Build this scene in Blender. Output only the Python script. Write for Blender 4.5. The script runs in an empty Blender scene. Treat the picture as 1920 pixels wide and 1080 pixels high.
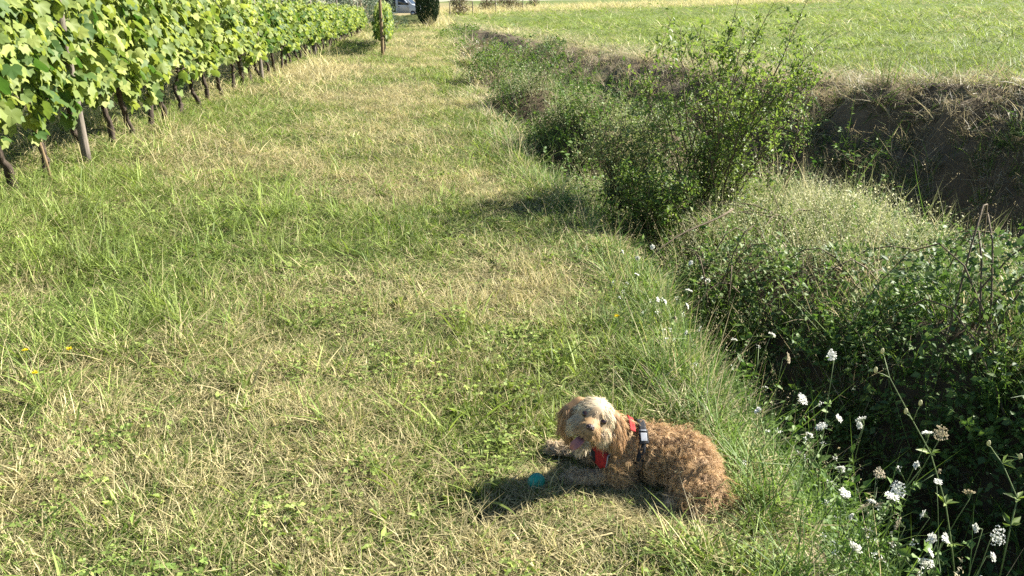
import bpy, math, random
import numpy as np
from mathutils import Vector, Matrix
from mathutils.bvhtree import BVHTree

rng = np.random.default_rng(7)
random.seed(7)
R = math.radians
SC = bpy.context.scene
COL = SC.collection

# ------------------------------------------------------------------ camera, sky, sun, exposure
CAM_H = 1.6
PITCH = R(20.07)
FPX = 1464.0
cam = bpy.data.cameras.new('camera')
cam.sensor_width = 36.0
cam.lens = FPX / 1920 * 36
cam.clip_start = 0.05
cam.clip_end = 2000
camo = bpy.data.objects.new('camera', cam)
COL.objects.link(camo)
camo.location = (0, 0, CAM_H)
camo.rotation_euler = (R(90) - PITCH, 0, 0)
SC.camera = camo

SUN_AZ = R(70)       # clockwise from +Y (view direction)
SUN_EL = R(35)
world = bpy.data.worlds.new('World')
SC.world = world
world.use_nodes = True
wn = world.node_tree.nodes
wn.clear()
sky = wn.new('ShaderNodeTexSky')
sky.sky_type = 'NISHITA'
sky.sun_disc = False
sky.sun_elevation = SUN_EL
sky.sun_rotation = SUN_AZ
sky.air_density = 0.85
sky.dust_density = 0.3
bg = wn.new('ShaderNodeBackground')
bg.inputs['Strength'].default_value = 0.05
wo = wn.new('ShaderNodeOutputWorld')
world.node_tree.links.new(sky.outputs[0], bg.inputs[0])
world.node_tree.links.new(bg.outputs[0], wo.inputs[0])
sl = bpy.data.lights.new('sun', 'SUN')
sl.energy = 5.0
sl.angle = R(0.53)
sl.color = (1.0, 0.955, 0.87)
so = bpy.data.objects.new('sun', sl)
COL.objects.link(so)
sdir = Vector((math.sin(SUN_AZ) * math.cos(SUN_EL), math.cos(SUN_AZ) * math.cos(SUN_EL), math.sin(SUN_EL)))
so.rotation_euler = sdir.to_track_quat('Z', 'Y').to_euler()
so.location = (30, 10, 30)
SC.view_settings.view_transform = 'Standard'
SC.view_settings.look = 'None'
SC.view_settings.exposure = 1.82
SC.view_settings.gamma = 1.0
SC.view_settings.use_curve_mapping = False
SC.render.engine = 'CYCLES'
SC.cycles.max_bounces = 5
SC.cycles.diffuse_bounces = 1
SC.cycles.transmission_bounces = 2
SC.cycles.transparent_max_bounces = 6
SC.cycles.use_denoising = False
SC.cycles.denoising_prefilter = 'ACCURATE'
SC.cycles.sample_clamp_indirect = 6

# ------------------------------------------------------------------ numeric helpers
def hash2(ix, iy, seed):
    n = (ix.astype(np.int64) * 374761393 + iy.astype(np.int64) * 668265263 + seed * 974634777) & 0xffffffff
    n = ((n ^ (n >> 13)) * 1274126177) & 0xffffffff
    return ((n ^ (n >> 16)) & 0xffff) / 65535.0

def vnoise(x, y, seed=0):
    x = np.asarray(x, float); y = np.asarray(y, float)
    ix = np.floor(x); iy = np.floor(y)
    fx = x - ix; fy = y - iy
    fx = fx * fx * (3 - 2 * fx); fy = fy * fy * (3 - 2 * fy)
    a = hash2(ix, iy, seed); b = hash2(ix + 1, iy, seed)
    c = hash2(ix, iy + 1, seed); d = hash2(ix + 1, iy + 1, seed)
    return (a * (1 - fx) + b * fx) * (1 - fy) + (c * (1 - fx) + d * fx) * fy

def fbm(x, y, seed=0, o=3):
    v = 0; a = 0.5; t = 0
    for k in range(o):
        v = v + a * vnoise(np.asarray(x) * 2 ** k, np.asarray(y) * 2 ** k, seed + k * 17); t += a; a *= .5
    return v / t

def sstep(a, b, x):
    t = np.clip((np.asarray(x, float) - a) / (b - a), 0, 1)
    return t * t * (3 - 2 * t)

# ------------------------------------------------------------------ the lie of the land
_XY = np.array([-50, 0, 2.5, 5, 7.6, 13, 17.6, 30, 60, 120, 700], float)
_XE = np.array([.85, .80, .80, .62, .18, -.50, -1.05, -2.1, -4.9, -11, -70], float)
BANK = np.array([(-70, 700), (-14, 122), (-2.9, 49.5), (1.45, 24.4), (3.9, 14.6), (5.0, 12.2), (6.6, 9.6), (8.2, 7.2), (10.2, 4), (12.5, -2), (20, -30), (60, -200)], float)

def xe(y):
    return np.interp(y, _XY, _XE) + .55 * (vnoise(np.asarray(y, float) * .85, np.asarray(y, float) * 0 + .5, 15) - .5) * sstep(3, 4.5, y)

def xrow(y):
    return -3.85 - .1 * np.asarray(y, float)

def bank_s(x, y):
    """signed distance to the top edge of the field bank, positive on the field"""
    x = np.asarray(x, float); y = np.asarray(y, float)
    best = np.full(x.shape, 1e9); sg = np.ones(x.shape)
    for (ax, ay), (bx, by) in zip(BANK[:-1], BANK[1:]):
        dx, dy = bx - ax, by - ay
        t = np.clip(((x - ax) * dx + (y - ay) * dy) / (dx * dx + dy * dy), 0, 1)
        d = np.hypot(x - ax - t * dx, y - ay - t * dy)
        cr = dx * (y - ay) - dy * (x - ax)
        m = d < best
        best = np.where(m, d, best); sg = np.where(m, np.where(cr > 0, 1, -1), sg)
    return best * sg

HUMPS = [(.95, 9.2, .8, .7, .50), (2.1, 10.9, .9, 1.0, .05), (.35, 12.9, .75, 1.0, .42), (-.25, 17.0, .65, 1.3, .38), (1.3, 16.5, .8, 1.4, -.05), (-.5, 22.5, 1.0, 2.2, .32), (1.0, 22.5, .6, 1.5, .1), (-1.5, 31, 1.2, 3.0, .2), (-2.6, 41, 1.2, 4.0, .15)]

def H(x, y):
    x = np.asarray(x, float); y = np.asarray(y, float)
    e = x - xe(y)
    near = 1 - sstep(7.4, 9.0, y)
    floor = -1.35 + .65 * sstep(13, 22, y)
    w = fbm(x * .7, y * .7, 5) - .5
    a0 = np.interp(y, [2.6, 4.4, 8], [.95, .40, .22]); dp = np.interp(y, [3, 5], [.9, .40])
    trough = -dp * sstep(.02, a0, e)
    crest = -.14 + .35 * w - .10 * sstep(2.2, 3.2, e) + .14 * (1 - sstep(3.2, 4.6, y))  # extra height close to the camera is added to shade the trough
    mound = trough + (dp + crest) * sstep(a0 + .03, a0 + .85, e)
    mound = mound + (floor - crest) * sstep(2.5, 3.5, e)
    plain = (-.72 + .5 * w) * sstep(0.05, .9, e) + (floor + .72) * sstep(1.5, 2.5, e)
    left = near * mound + (1 - near) * plain
    for (bx, by, rx, ry, top) in HUMPS:
        q = np.clip(1 - ((x - bx) / rx) ** 2 - ((y - by) / ry) ** 2, 0, 1)
        left = np.where(q > 0, np.maximum(left, left + (top - left) * np.sqrt(q) * (.85 + .4 * w)), left)
    s = bank_s(x, y) + .9 * (fbm(x * .8, y * .8, 23) - .5) + .4 * (vnoise(x * 3.1, y * 3.1, 29) - .5) + .18 * (vnoise(x * 7, y * 7, 33) - .5)
    fz = .40 - .25 * sstep(30, 60, y) + .28 * (1 - sstep(9, 13.5, y))
    field = fz + .03 * np.clip(s, 0, 90) * sstep(0, 8, s) + .25 * (fbm(x * .05, y * .05, 9) - .5) * sstep(3, 25, s)
    edge = fz - (fz - floor) * np.clip((-s - .05) / 1.9, 0, 1) ** 1.25 * (1 + .12 * (fbm(x * 2.2, y * 2.2, 27) - .5)) - 0 * sstep(0.05, 1.55, -s + .35 * (fbm(x * 1.3, y * 1.3, 21) - .5))
    right = np.where(s > 0, field, edge)
    z = np.where(e <= 0, 0, np.maximum(left, right))
    z = np.where((e > 0) & (s > 0), right, z)
    bump = .05 * (fbm(x * 1.1, y * 1.1, 3) - .5) + .02 * (vnoise(x * 6, y * 6, 4) - .5)
    return z + bump * (np.hypot(x, y) < 120)

def at(px, py, Y):
    """pixel of the photograph and a forward distance -> point in the place"""
    a = PITCH + math.atan((py - 540) / FPX)
    z = CAM_H - Y * math.tan(a)
    zc = Y * math.cos(PITCH) + (CAM_H - z) * math.sin(PITCH)
    return ((px - 960) / FPX * zc, Y, z)

# ------------------------------------------------------------------ mesh helpers
def np_mesh(name, V, F, attrs=None, smooth=False, mats=None):
    V = np.asarray(V, np.float32); F = np.asarray(F, np.int32)
    m = bpy.data.meshes.new(name)
    m.vertices.add(len(V)); m.vertices.foreach_set('co', V.ravel())
    k = F.shape[1]
    m.loops.add(F.size); m.loops.foreach_set('vertex_index', F.ravel())
    m.polygons.add(len(F))
    m.polygons.foreach_set('loop_start', np.arange(0, F.size, k, dtype=np.int32))
    m.polygons.foreach_set('loop_total', np.full(len(F), k, np.int32))
    if smooth:
        m.polygons.foreach_set('use_smooth', np.ones(len(F), bool))
    m.update(calc_edges=True)
    for n, a in (attrs or {}).items():
        a = np.asarray(a, np.float32)
        if a.ndim == 1:
            at_ = m.attributes.new(n, 'FLOAT', 'POINT'); at_.data.foreach_set('value', a)
        elif a.shape[1] == 3:
            at_ = m.attributes.new(n, 'FLOAT_VECTOR', 'POINT'); at_.data.foreach_set('vector', a.ravel())
    for mt in (mats or []):
        m.materials.append(mt)
    return m

def link(name, data, parent=None, loc=(0, 0, 0), rot=(0, 0, 0), mat=None):
    o = bpy.data.objects.new(name, data)
    COL.objects.link(o)
    o.location = loc; o.rotation_euler = rot
    if parent is not None:
        o.parent = parent
    if mat is not None and data is not None and not data.materials:
        data.materials.append(mat)
    return o

def tag(o, label=None, cat=None, group=None, kind=None):
    if label: o['label'] = label
    if cat: o['category'] = cat
    if group: o['group'] = group
    if kind: o['kind'] = kind
    return o

def thing(name, label, cat, loc=(0, 0, 0), rz=0, group=None):
    return tag(link(name, None, None, loc, (0, 0, rz)), label, cat, group)

class MB:
    """collects shapes, links them as one mesh"""
    def __init__(s):
        s.V = []; s.F = []; s.n = 0; s.A = []
    def add(s, V, F, a=.5):
        V = np.asarray(V, float); F = np.asarray(F, int)
        if F.shape[1] == 4:
            F = np.concatenate([F[:, [0, 1, 2]], F[:, [0, 2, 3]]])
        s.V.append(V); s.F.append(F + s.n); s.n += len(V)
        s.A.append(np.full(len(V), a) if np.isscalar(a) else np.asarray(a))
    def tube(s, pts, rad, k=6, a=.5, cap=True, jit=0):
        pts = np.asarray(pts, float); rad = np.broadcast_to(np.asarray(rad, float), (len(pts),))
        t = np.gradient(pts, axis=0); t /= np.linalg.norm(t, axis=1)[:, None] + 1e-9
        ref = np.array([0, 0, 1.]) if abs(t[0][2]) < .9 else np.array([1., 0, 0])
        u = np.cross(t, ref); u /= np.linalg.norm(u, axis=1)[:, None] + 1e-9
        v = np.cross(t, u)
        ang = np.arange(k) * 2 * np.pi / k
        rr = rad[:, None] * (1 + jit * (rng.random((len(pts), k)) - .5))
        V = pts[:, None] + rr[..., None] * (np.cos(ang)[None, :, None] * u[:, None] + np.sin(ang)[None, :, None] * v[:, None])
        V = V.reshape(-1, 3); F = []
        for i in range(len(pts) - 1):
            for j in range(k):
                F.append((i * k + j, i * k + (j + 1) % k, (i + 1) * k + (j + 1) % k, (i + 1) * k + j))
        F = np.array(F); F = np.concatenate([F[:, [0, 1, 2]], F[:, [0, 2, 3]]])
        if cap:
            n = len(V); V = np.concatenate([V, pts[[0, -1]]])
            c0 = [(n, (j + 1) % k, j) for j in range(k)]
            b = (len(pts) - 1) * k
            c1 = [(n + 1, b + j, b + (j + 1) % k) for j in range(k)]
            F = np.concatenate([F, c0, c1])
        s.add(V, F, a)
    def box(s, c, h, rot=None, a=.5):
        V = np.array([(x, y, z) for x in (-1, 1) for y in (-1, 1) for z in (-1, 1)], float) * h
        if rot is not None: V = V @ np.array(rot).T
        F = [(0, 1, 3, 2), (4, 6, 7, 5), (0, 4, 5, 1), (2, 3, 7, 6), (0, 2, 6, 4), (1, 5, 7, 3)]
        s.add(V + np.asarray(c), F, a)
    def ball(s, c, r, nu=12, nv=8, a=.5, rot=None):
        th = np.linspace(0, np.pi, nv + 1); ph = np.arange(nu) * 2 * np.pi / nu
        V = np.array([(np.sin(t) * np.cos(p), np.sin(t) * np.sin(p), np.cos(t)) for t in th for p in ph]) * np.asarray(r)
        if rot is not None: V = V @ np.array(rot).T
        F = [(i * nu + j, (i + 1) * nu + j, (i + 1) * nu + (j + 1) % nu, i * nu + (j + 1) % nu) for i in range(nv) for j in range(nu)]
        s.add(V + np.asarray(c), F, a)
    def prism(s, poly, y0, y1, a=.5):
        """poly in (x,z), extruded along y"""
        n = len(poly)
        V = [(x, y0, z) for x, z in poly] + [(x, y1, z) for x, z in poly]
        F = [(0, i + 1, i) for i in range(1, n - 1)] + [(n, n + i, n + i + 1) for i in range(1, n - 1)]
        for i in range(n):
            j = (i + 1) % n
            F += [(i, j, n + j), (i, n + j, n + i)]
        s.add(V, F, a)
    def build(s, name, mat, parent=None, loc=(0, 0, 0), rot=(0, 0, 0), smooth=True):
        m = s.mesh(name, mat, smooth)
        return link(name, m, parent, loc, rot)
    def mesh(s, name, mat, smooth=True):
        return np_mesh(name, np.concatenate(s.V), np.concatenate(s.F), {'lv': np.concatenate(s.A)}, smooth, [mat])

# ------------------------------------------------------------------ materials
def new_mat(name):
    m = bpy.data.materials.new(name); m.use_nodes = True
    nt = m.node_tree; nt.nodes.clear()
    return m, nt, nt.nodes, nt.links

def N(nt, t, **k):
    n = nt.nodes.new(t)
    for a, v in k.items(): setattr(n, a, v)
    return n

def mixc(nt, f, a, b):
    n = N(nt, 'ShaderNodeMix', data_type='RGBA')
    for s, v in ((n.inputs[0], f), (n.inputs[6], a), (n.inputs[7], b)):
        if isinstance(v, (int, float)): s.default_value = v
        elif isinstance(v, tuple): s.default_value = (*v, 1)
        else: nt.links.new(v, s)
    return n.outputs[2]

def mth(nt, op, a, b=None, clamp=False):
    n = N(nt, 'ShaderNodeMath', operation=op); n.use_clamp = clamp
    for s, v in zip(n.inputs, (a, b)):
        if v is None: continue
        if isinstance(v, (int, float)): s.default_value = v
        else: nt.links.new(v, s)
    return n.outputs[0]

def attr(nt, name, typ='GEOMETRY'):
    n = N(nt, 'ShaderNodeAttribute', attribute_name=name); n.attribute_type = typ
    return n

def leaf_out(nt, col, trans=.35, rough=.5, spec=.35, tcol=None):
    p = N(nt, 'ShaderNodeBsdfPrincipled')
    nt.links.new(col, p.inputs['Base Color'])
    p.inputs['Roughness'].default_value = rough
    p.inputs['Specular IOR Level'].default_value = spec
    t = N(nt, 'ShaderNodeBsdfTranslucent')
    if tcol is None:
        tc = N(nt, 'ShaderNodeHueSaturation'); tc.inputs['Saturation'].default_value = 1.15; tc.inputs['Value'].default_value = 1.25
        nt.links.new(col, tc.inputs['Color']); tcol = tc.outputs[0]
    nt.links.new(tcol, t.inputs['Color'])
    mx = N(nt, 'ShaderNodeMixShader'); mx.inputs[0].default_value = trans
    nt.links.new(p.outputs[0], mx.inputs[1]); nt.links.new(t.outputs[0], mx.inputs[2])
    o = N(nt, 'ShaderNodeOutputMaterial'); nt.links.new(mx.outputs[0], o.inputs[0])

def grass_mat(name, g1, g2, s1, s2, trans=.35):
    m, nt, nd, lk = new_mat(name)
    dry = attr(nt, 'dry').outputs['Fac']; lv = attr(nt, 'lv').outputs['Fac']
    sp = N(nt, 'ShaderNodeSeparateXYZ'); lk.new(attr(nt, 'tint').outputs['Vector'], sp.inputs[0])
    isdry = mth(nt, 'LESS_THAN', dry, sp.outputs[0])
    hue = mth(nt, 'ADD', mth(nt, 'MULTIPLY', lv, .5), mth(nt, 'MULTIPLY', sp.outputs[2], .5))
    g = mixc(nt, hue, g1, g2)
    s = mixc(nt, hue, s1, s2)
    c = mixc(nt, isdry, g, s)
    br = mth(nt, 'MULTIPLY', sp.outputs[1], mth(nt, 'ADD', mth(nt, 'MULTIPLY', lv, .75), .6))
    h = N(nt, 'ShaderNodeHueSaturation'); lk.new(c, h.inputs['Color']); lk.new(br, h.inputs['Value'])
    leaf_out(nt, h.outputs[0], trans, .55, .22)
    return m

def leaf_mat(name, c1, c2, trans=.35, rough=.45, spec=.4, objrand=.0):
    m, nt, nd, lk = new_mat(name)
    f = attr(nt, 'lv').outputs['Fac']
    if objrand:
        oi = N(nt, 'ShaderNodeObjectInfo')
        f = mth(nt, 'ADD', f, mth(nt, 'MULTIPLY', mth(nt, 'SUBTRACT', oi.outputs['Random'], .5), objrand), True)
    c = mixc(nt, f, c1, c2)
    leaf_out(nt, c, trans, rough, spec)
    return m

def plain_mat(name, c, rough=.6, metal=0, var=0., scale=30, bump=0., spec=.5, c2=None, stretch=None, coat=0):
    m, nt, nd, lk = new_mat(name)
    p = N(nt, 'ShaderNodeBsdfPrincipled')
    p.inputs['Roughness'].default_value = rough; p.inputs['Metallic'].default_value = metal
    p.inputs['Specular IOR Level'].default_value = spec
    p.inputs['Coat Weight'].default_value = coat
    tc = N(nt, 'ShaderNodeTexCoord'); mp = N(nt, 'ShaderNodeMapping'); lk.new(tc.outputs['Object'], mp.inputs[0])
    if stretch: mp.inputs['Scale'].default_value = stretch
    no = N(nt, 'ShaderNodeTexNoise'); no.inputs['Scale'].default_value = scale; no.inputs['Detail'].default_value = 5
    lk.new(mp.outputs[0], no.inputs['Vector'])
    c2 = c2 or tuple(v * (1 - var) for v in c)
    f = mth(nt, 'MULTIPLY', mth(nt, 'SUBTRACT', no.outputs['Fac'], .3), 2.4, True)
    lk.new(mixc(nt, f, c, c2), p.inputs['Base Color'])
    if bump:
        b = N(nt, 'ShaderNodeBump'); b.inputs['Strength'].default_value = bump; b.inputs['Distance'].default_value = .01
        lk.new(no.outputs['Fac'], b.inputs['Height']); lk.new(b.outputs[0], p.inputs['Normal'])
    o = N(nt, 'ShaderNodeOutputMaterial'); lk.new(p.outputs[0], o.inputs[0])
    return m

M = {}
M['grass'] = grass_mat('grass_blades', (.115, .195, .042), (.28, .335, .085), (.62, .56, .30), (.47, .39, .20))
M['field'] = grass_mat('field_blades', (.155, .225, .050), (.30, .355, .10), (.60, .55, .32), (.44, .38, .22), .35)
M['ditch'] = grass_mat('ditch_blades', (.075, .145, .034), (.19, .265, .070), (.54, .48, .31), (.40, .33, .20))
M['weed'] = leaf_mat('weed_leaf', (.06, .125, .028), (.17, .25, .06), .3, .55, .22)
M['froth'] = leaf_mat('bedstraw_froth', (.26, .29, .11), (.66, .62, .40), .3, .6, .2)
M['vine'] = leaf_mat('vine_leaf', (.065, .125, .030), (.34, .38, .10), .40, .55, .25, .4)
M['shrub'] = leaf_mat('shrub_leaf', (.06, .12, .03), (.24, .31, .08), .4, .5, .28)
M['bramble'] = leaf_mat('bramble_leaf', (.05, .10, .03), (.19, .25, .085), .28, .55, .25)
M['heap'] = leaf_mat('heap_leaf', (.09, .14, .04), (.34, .38, .15), .3, .6, .2)
M['cypress'] = leaf_mat('cypress_scale', (.016, .034, .014), (.045, .075, .026), .1, .6, .25)
M['olive'] = leaf_mat('olive_leaf', (.09, .13, .075), (.20, .25, .15), .2, .5, .4)
M['hedge'] = leaf_mat('hedge_leaf', (.06, .10, .03), (.16, .18, .07), .25)
M['brownshrub'] = leaf_mat('dry_shrub_leaf', (.14, .12, .06), (.26, .21, .12), .2)
M['bark'] = plain_mat('vine_bark', (.10, .075, .055), .9, 0, .75, 26, 1.0, .2, None, (3, 3, .6))
M['stem'] = plain_mat('shrub_stem', (.16, .12, .07), .8, 0, .5, 40, .4, .3)
M['greenstem'] = plain_mat('green_stem', (.16, .22, .07), .6, 0, .4, 60, .1, .4)
M['post'] = plain_mat('weathered_post', (.25, .21, .165), .85, 0, .6, 18, .8, .25, None, (6, 6, .35))
M['polewood'] = plain_mat('brown_pole_wood', (.30, .21, .11), .85, 0, .55, 18, .8, .25, None, (6, 6, .35))
M['wire'] = plain_mat('galvanised_wire', (.55, .55, .53), .4, .9, .3, 40)

def ground_material():
    m, nt, nd, lk = new_mat('ground_soil_and_thatch')
    p = N(nt, 'ShaderNodeBsdfPrincipled'); p.inputs['Roughness'].default_value = .95; p.inputs['Specular IOR Level'].default_value = .1
    tc = N(nt, 'ShaderNodeTexCoord')
    n1 = N(nt, 'ShaderNodeTexNoise'); n1.inputs['Scale'].default_value = 9; n1.inputs['Detail'].default_value = 8; n1.inputs['Roughness'].default_value = .75
    n2 = N(nt, 'ShaderNodeTexNoise'); n2.inputs['Scale'].default_value = 1.3; n2.inputs['Detail'].default_value = 5
    for n in (n1, n2): lk.new(tc.outputs['Object'], n.inputs['Vector'])
    col = attr(nt, 'gcol').outputs['Vector']
    f = mth(nt, 'ADD', mth(nt, 'MULTIPLY', n1.outputs['Fac'], 1.1), mth(nt, 'MULTIPLY', n2.outputs['Fac'], .6))
    h = N(nt, 'ShaderNodeHueSaturation'); lk.new(col, h.inputs['Color']); lk.new(f, h.inputs['Value'])
    lk.new(h.outputs[0], p.inputs['Base Color'])
    b = N(nt, 'ShaderNodeBump'); b.inputs['Strength'].default_value = .8; b.inputs['Distance'].default_value = .04
    lk.new(n1.outputs['Fac'], b.inputs['Height']); lk.new(b.outputs[0], p.inputs['Normal'])
    o = N(nt, 'ShaderNodeOutputMaterial'); lk.new(p.outputs[0], o.inputs[0])
    return m
M['ground'] = ground_material()

# ------------------------------------------------------------------ ground
def axis(parts):
    out = []
    for a, b, st in parts:
        out.append(np.arange(a, b, st))
    return np.concatenate(out)
gx = axis([(-900, -100, 100), (-100, -20, 8), (-20, -7, .8), (-7, 10, .11), (10, 24, .7), (24, 100, 8), (100, 901, 100)])
gy = axis([(-60, 0, 6), (0, 15, .11), (15, 36, .3), (36, 130, 3), (130, 300, 20), (300, 1500, 150)])
GX, GY = np.meshgrid(gx, gy)
GZ = H(GX, GY)
GZ = GZ + .5 * sstep(200, 600, GY)
V = np.stack([GX, GY, GZ], -1).reshape(-1, 3)
nx, ny = len(gx), len(gy)
I = np.arange(nx * ny).reshape(ny, nx)
F = np.stack([I[:-1, :-1], I[:-1, 1:], I[1:, 1:], I[1:, :-1]], -1).reshape(-1, 4)
X, Y = V[:, 0], V[:, 1]
E = X - xe(Y); S = bank_s(X, Y)
thatch = np.array([.085, .068, .036]); soil = np.array([.085, .062, .042]); green = np.array([.12, .17, .042]); dryf = np.array([.33, .27, .14])
mixn = fbm(X * .8, Y * .8, 31)[:, None]
gc = thatch * (1 - mixn * .6) + green * mixn * .6
bankm = ((E > .6) & (S < .3) & (S > -2.3))[:, None]
inditch = ((E > 0.1) & (S < .1))[:, None]
gc = np.where(inditch, soil * .8 + .5 * thatch, gc)
gc = np.where(bankm, np.array([.165, .130, .085]) * (.6 + .8 * fbm(X * 2.5, Y * 2.5, 37)[:, None]), gc)
fieldm = ((S > .1) & (E > 0))[:, None]
gc = np.where(fieldm, green * .9 + thatch * .25, gc)
farm = sstep(70, 110, Y)[:, None] * (1 - sstep(0, 30, S)[:, None])
gc = gc * (1 - farm) + dryf * farm
gm = np_mesh('ground', V, F, {'gcol': gc}, True, [M['ground']])
tag(link('ground', gm), 'mown grass lane beside a weedy ditch and a raised meadow', 'ground', kind='structure')

# ------------------------------------------------------------------ grass tufts (prototypes for scattering)
def blades(n, L, w, lean, bend, spread, dry, lv=(0, 1), S_=3, z0=0., az=None, taper=1.4, droop=None):
    """n blades as ribbons; returns V,F,dry,lv"""
    u = lambda a: rng.uniform(a[0], a[1], n)
    L = u(L); w = u(w); le = u(lean); be = u(bend)
    az = rng.uniform(0, 2 * np.pi, n) if az is None else az + rng.normal(0, .5, n)
    r = spread * np.sqrt(rng.random(n)); a2 = rng.uniform(0, 2 * np.pi, n)
    base = np.stack([r * np.cos(a2), r * np.sin(a2), np.full(n, -.006) + z0 * rng.random(n)], 1)
    hd = np.stack([np.cos(az), np.sin(az), 0 * az], 1)
    tw = rng.uniform(0, np.pi, n)
    side = np.stack([-np.sin(az + tw * .35), np.cos(az + tw * .35), 0 * az], 1)
    P = base.copy(); rows = []
    for k in range(S_ + 1):
        t = k / S_
        ww = w * (1 - t ** taper * .75)
        rows.append((P - side * ww[:, None] * .5, P + side * ww[:, None] * .5))
        th = le + be * (t + .5 / S_)
        P = P + (L / S_)[:, None] * (np.sin(th)[:, None] * hd + np.cos(th)[:, None] * np.array([0, 0, 1.]))
    tipv = rows[-1][0] * .5 + rows[-1][1] * .5
    V = np.concatenate([np.stack([np.stack(rw, 1) for rw in rows[:-1]], 1).reshape(n, -1, 3), tipv[:, None]], 1)
    per = 2 * S_ + 1
    V = V.reshape(-1, 3)
    V[:, 2] = np.maximum(V[:, 2], -.006 + .004 * rng.random(len(V)))
    F = []
    for k in range(S_ - 1):
        a = 2 * k
        F += [(a, a + 1, a + 3), (a, a + 3, a + 2)]
    F.append((2 * S_ - 2, 2 * S_ - 1, 2 * S_))
    F = (np.array(F)[None] + (np.arange(n) * per)[:, None, None]).reshape(-1, 3)
    d = rng.uniform(dry[0], dry[1], n); l = rng.uniform(lv[0], lv[1], n)
    return V, F, np.repeat(d, per), np.repeat(l, per), tipv, V.reshape(n, per, 3)[:, :-1].reshape(n, S_, 2, 3).mean(2)

def leaflets(pts, nrm, size, dry=(2, 2), lv=(0, 1), shape=.55, fold=.25, up=None):
    """pointed folded leaves (4 tris) at pts pointing along nrm"""
    n = len(pts); pts = np.asarray(pts, float)
    d = np.asarray(nrm, float); d = d / (np.linalg.norm(d, axis=1)[:, None] + 1e-9)
    ref = rng.normal(size=(n, 3)) * .55 + (np.array([0, 0, 1.]) if up is None else up)
    s = np.cross(d, ref); s /= np.linalg.norm(s, axis=1)[:, None] + 1e-9
    nn = np.cross(s, d)
    sz = (size[0] + (size[1] - size[0]) * rng.random(n) ** 1.6)[:, None]
    V = np.stack([pts, pts + sz * (.45 * d + shape * .5 * s + fold * .3 * nn), pts + sz * (d - .12 * nn), pts + sz * (.45 * d - shape * .5 * s + fold * .3 * nn)], 1).reshape(-1, 3)
    F = (np.array([(0, 1, 2), (0, 2, 3)])[None] + (np.arange(n) * 4)[:, None, None]).reshape(-1, 3)
    return V, F, np.repeat(rng.uniform(dry[0], dry[1], n), 4), np.repeat(rng.uniform(lv[0], lv[1], n), 4)

def join(parts):
    Vs, Fs, ds, ls = [], [], [], []; k = 0
    for p in parts:
        Vs.append(p[0]); Fs.append(p[1] + k); ds.append(p[2]); ls.append(p[3]); k += len(p[0])
    return np.concatenate(Vs), np.concatenate(Fs), np.concatenate(ds), np.concatenate(ls)

class Protos:
    def __init__(s, mat):
        s.g = []; s.idx = {}; s.mat = mat; s.k = 0
    def add(s, kind, parts):
        s.g.append(join(parts)); s.idx.setdefault(kind, []).append(s.k); s.k += 1

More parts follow.
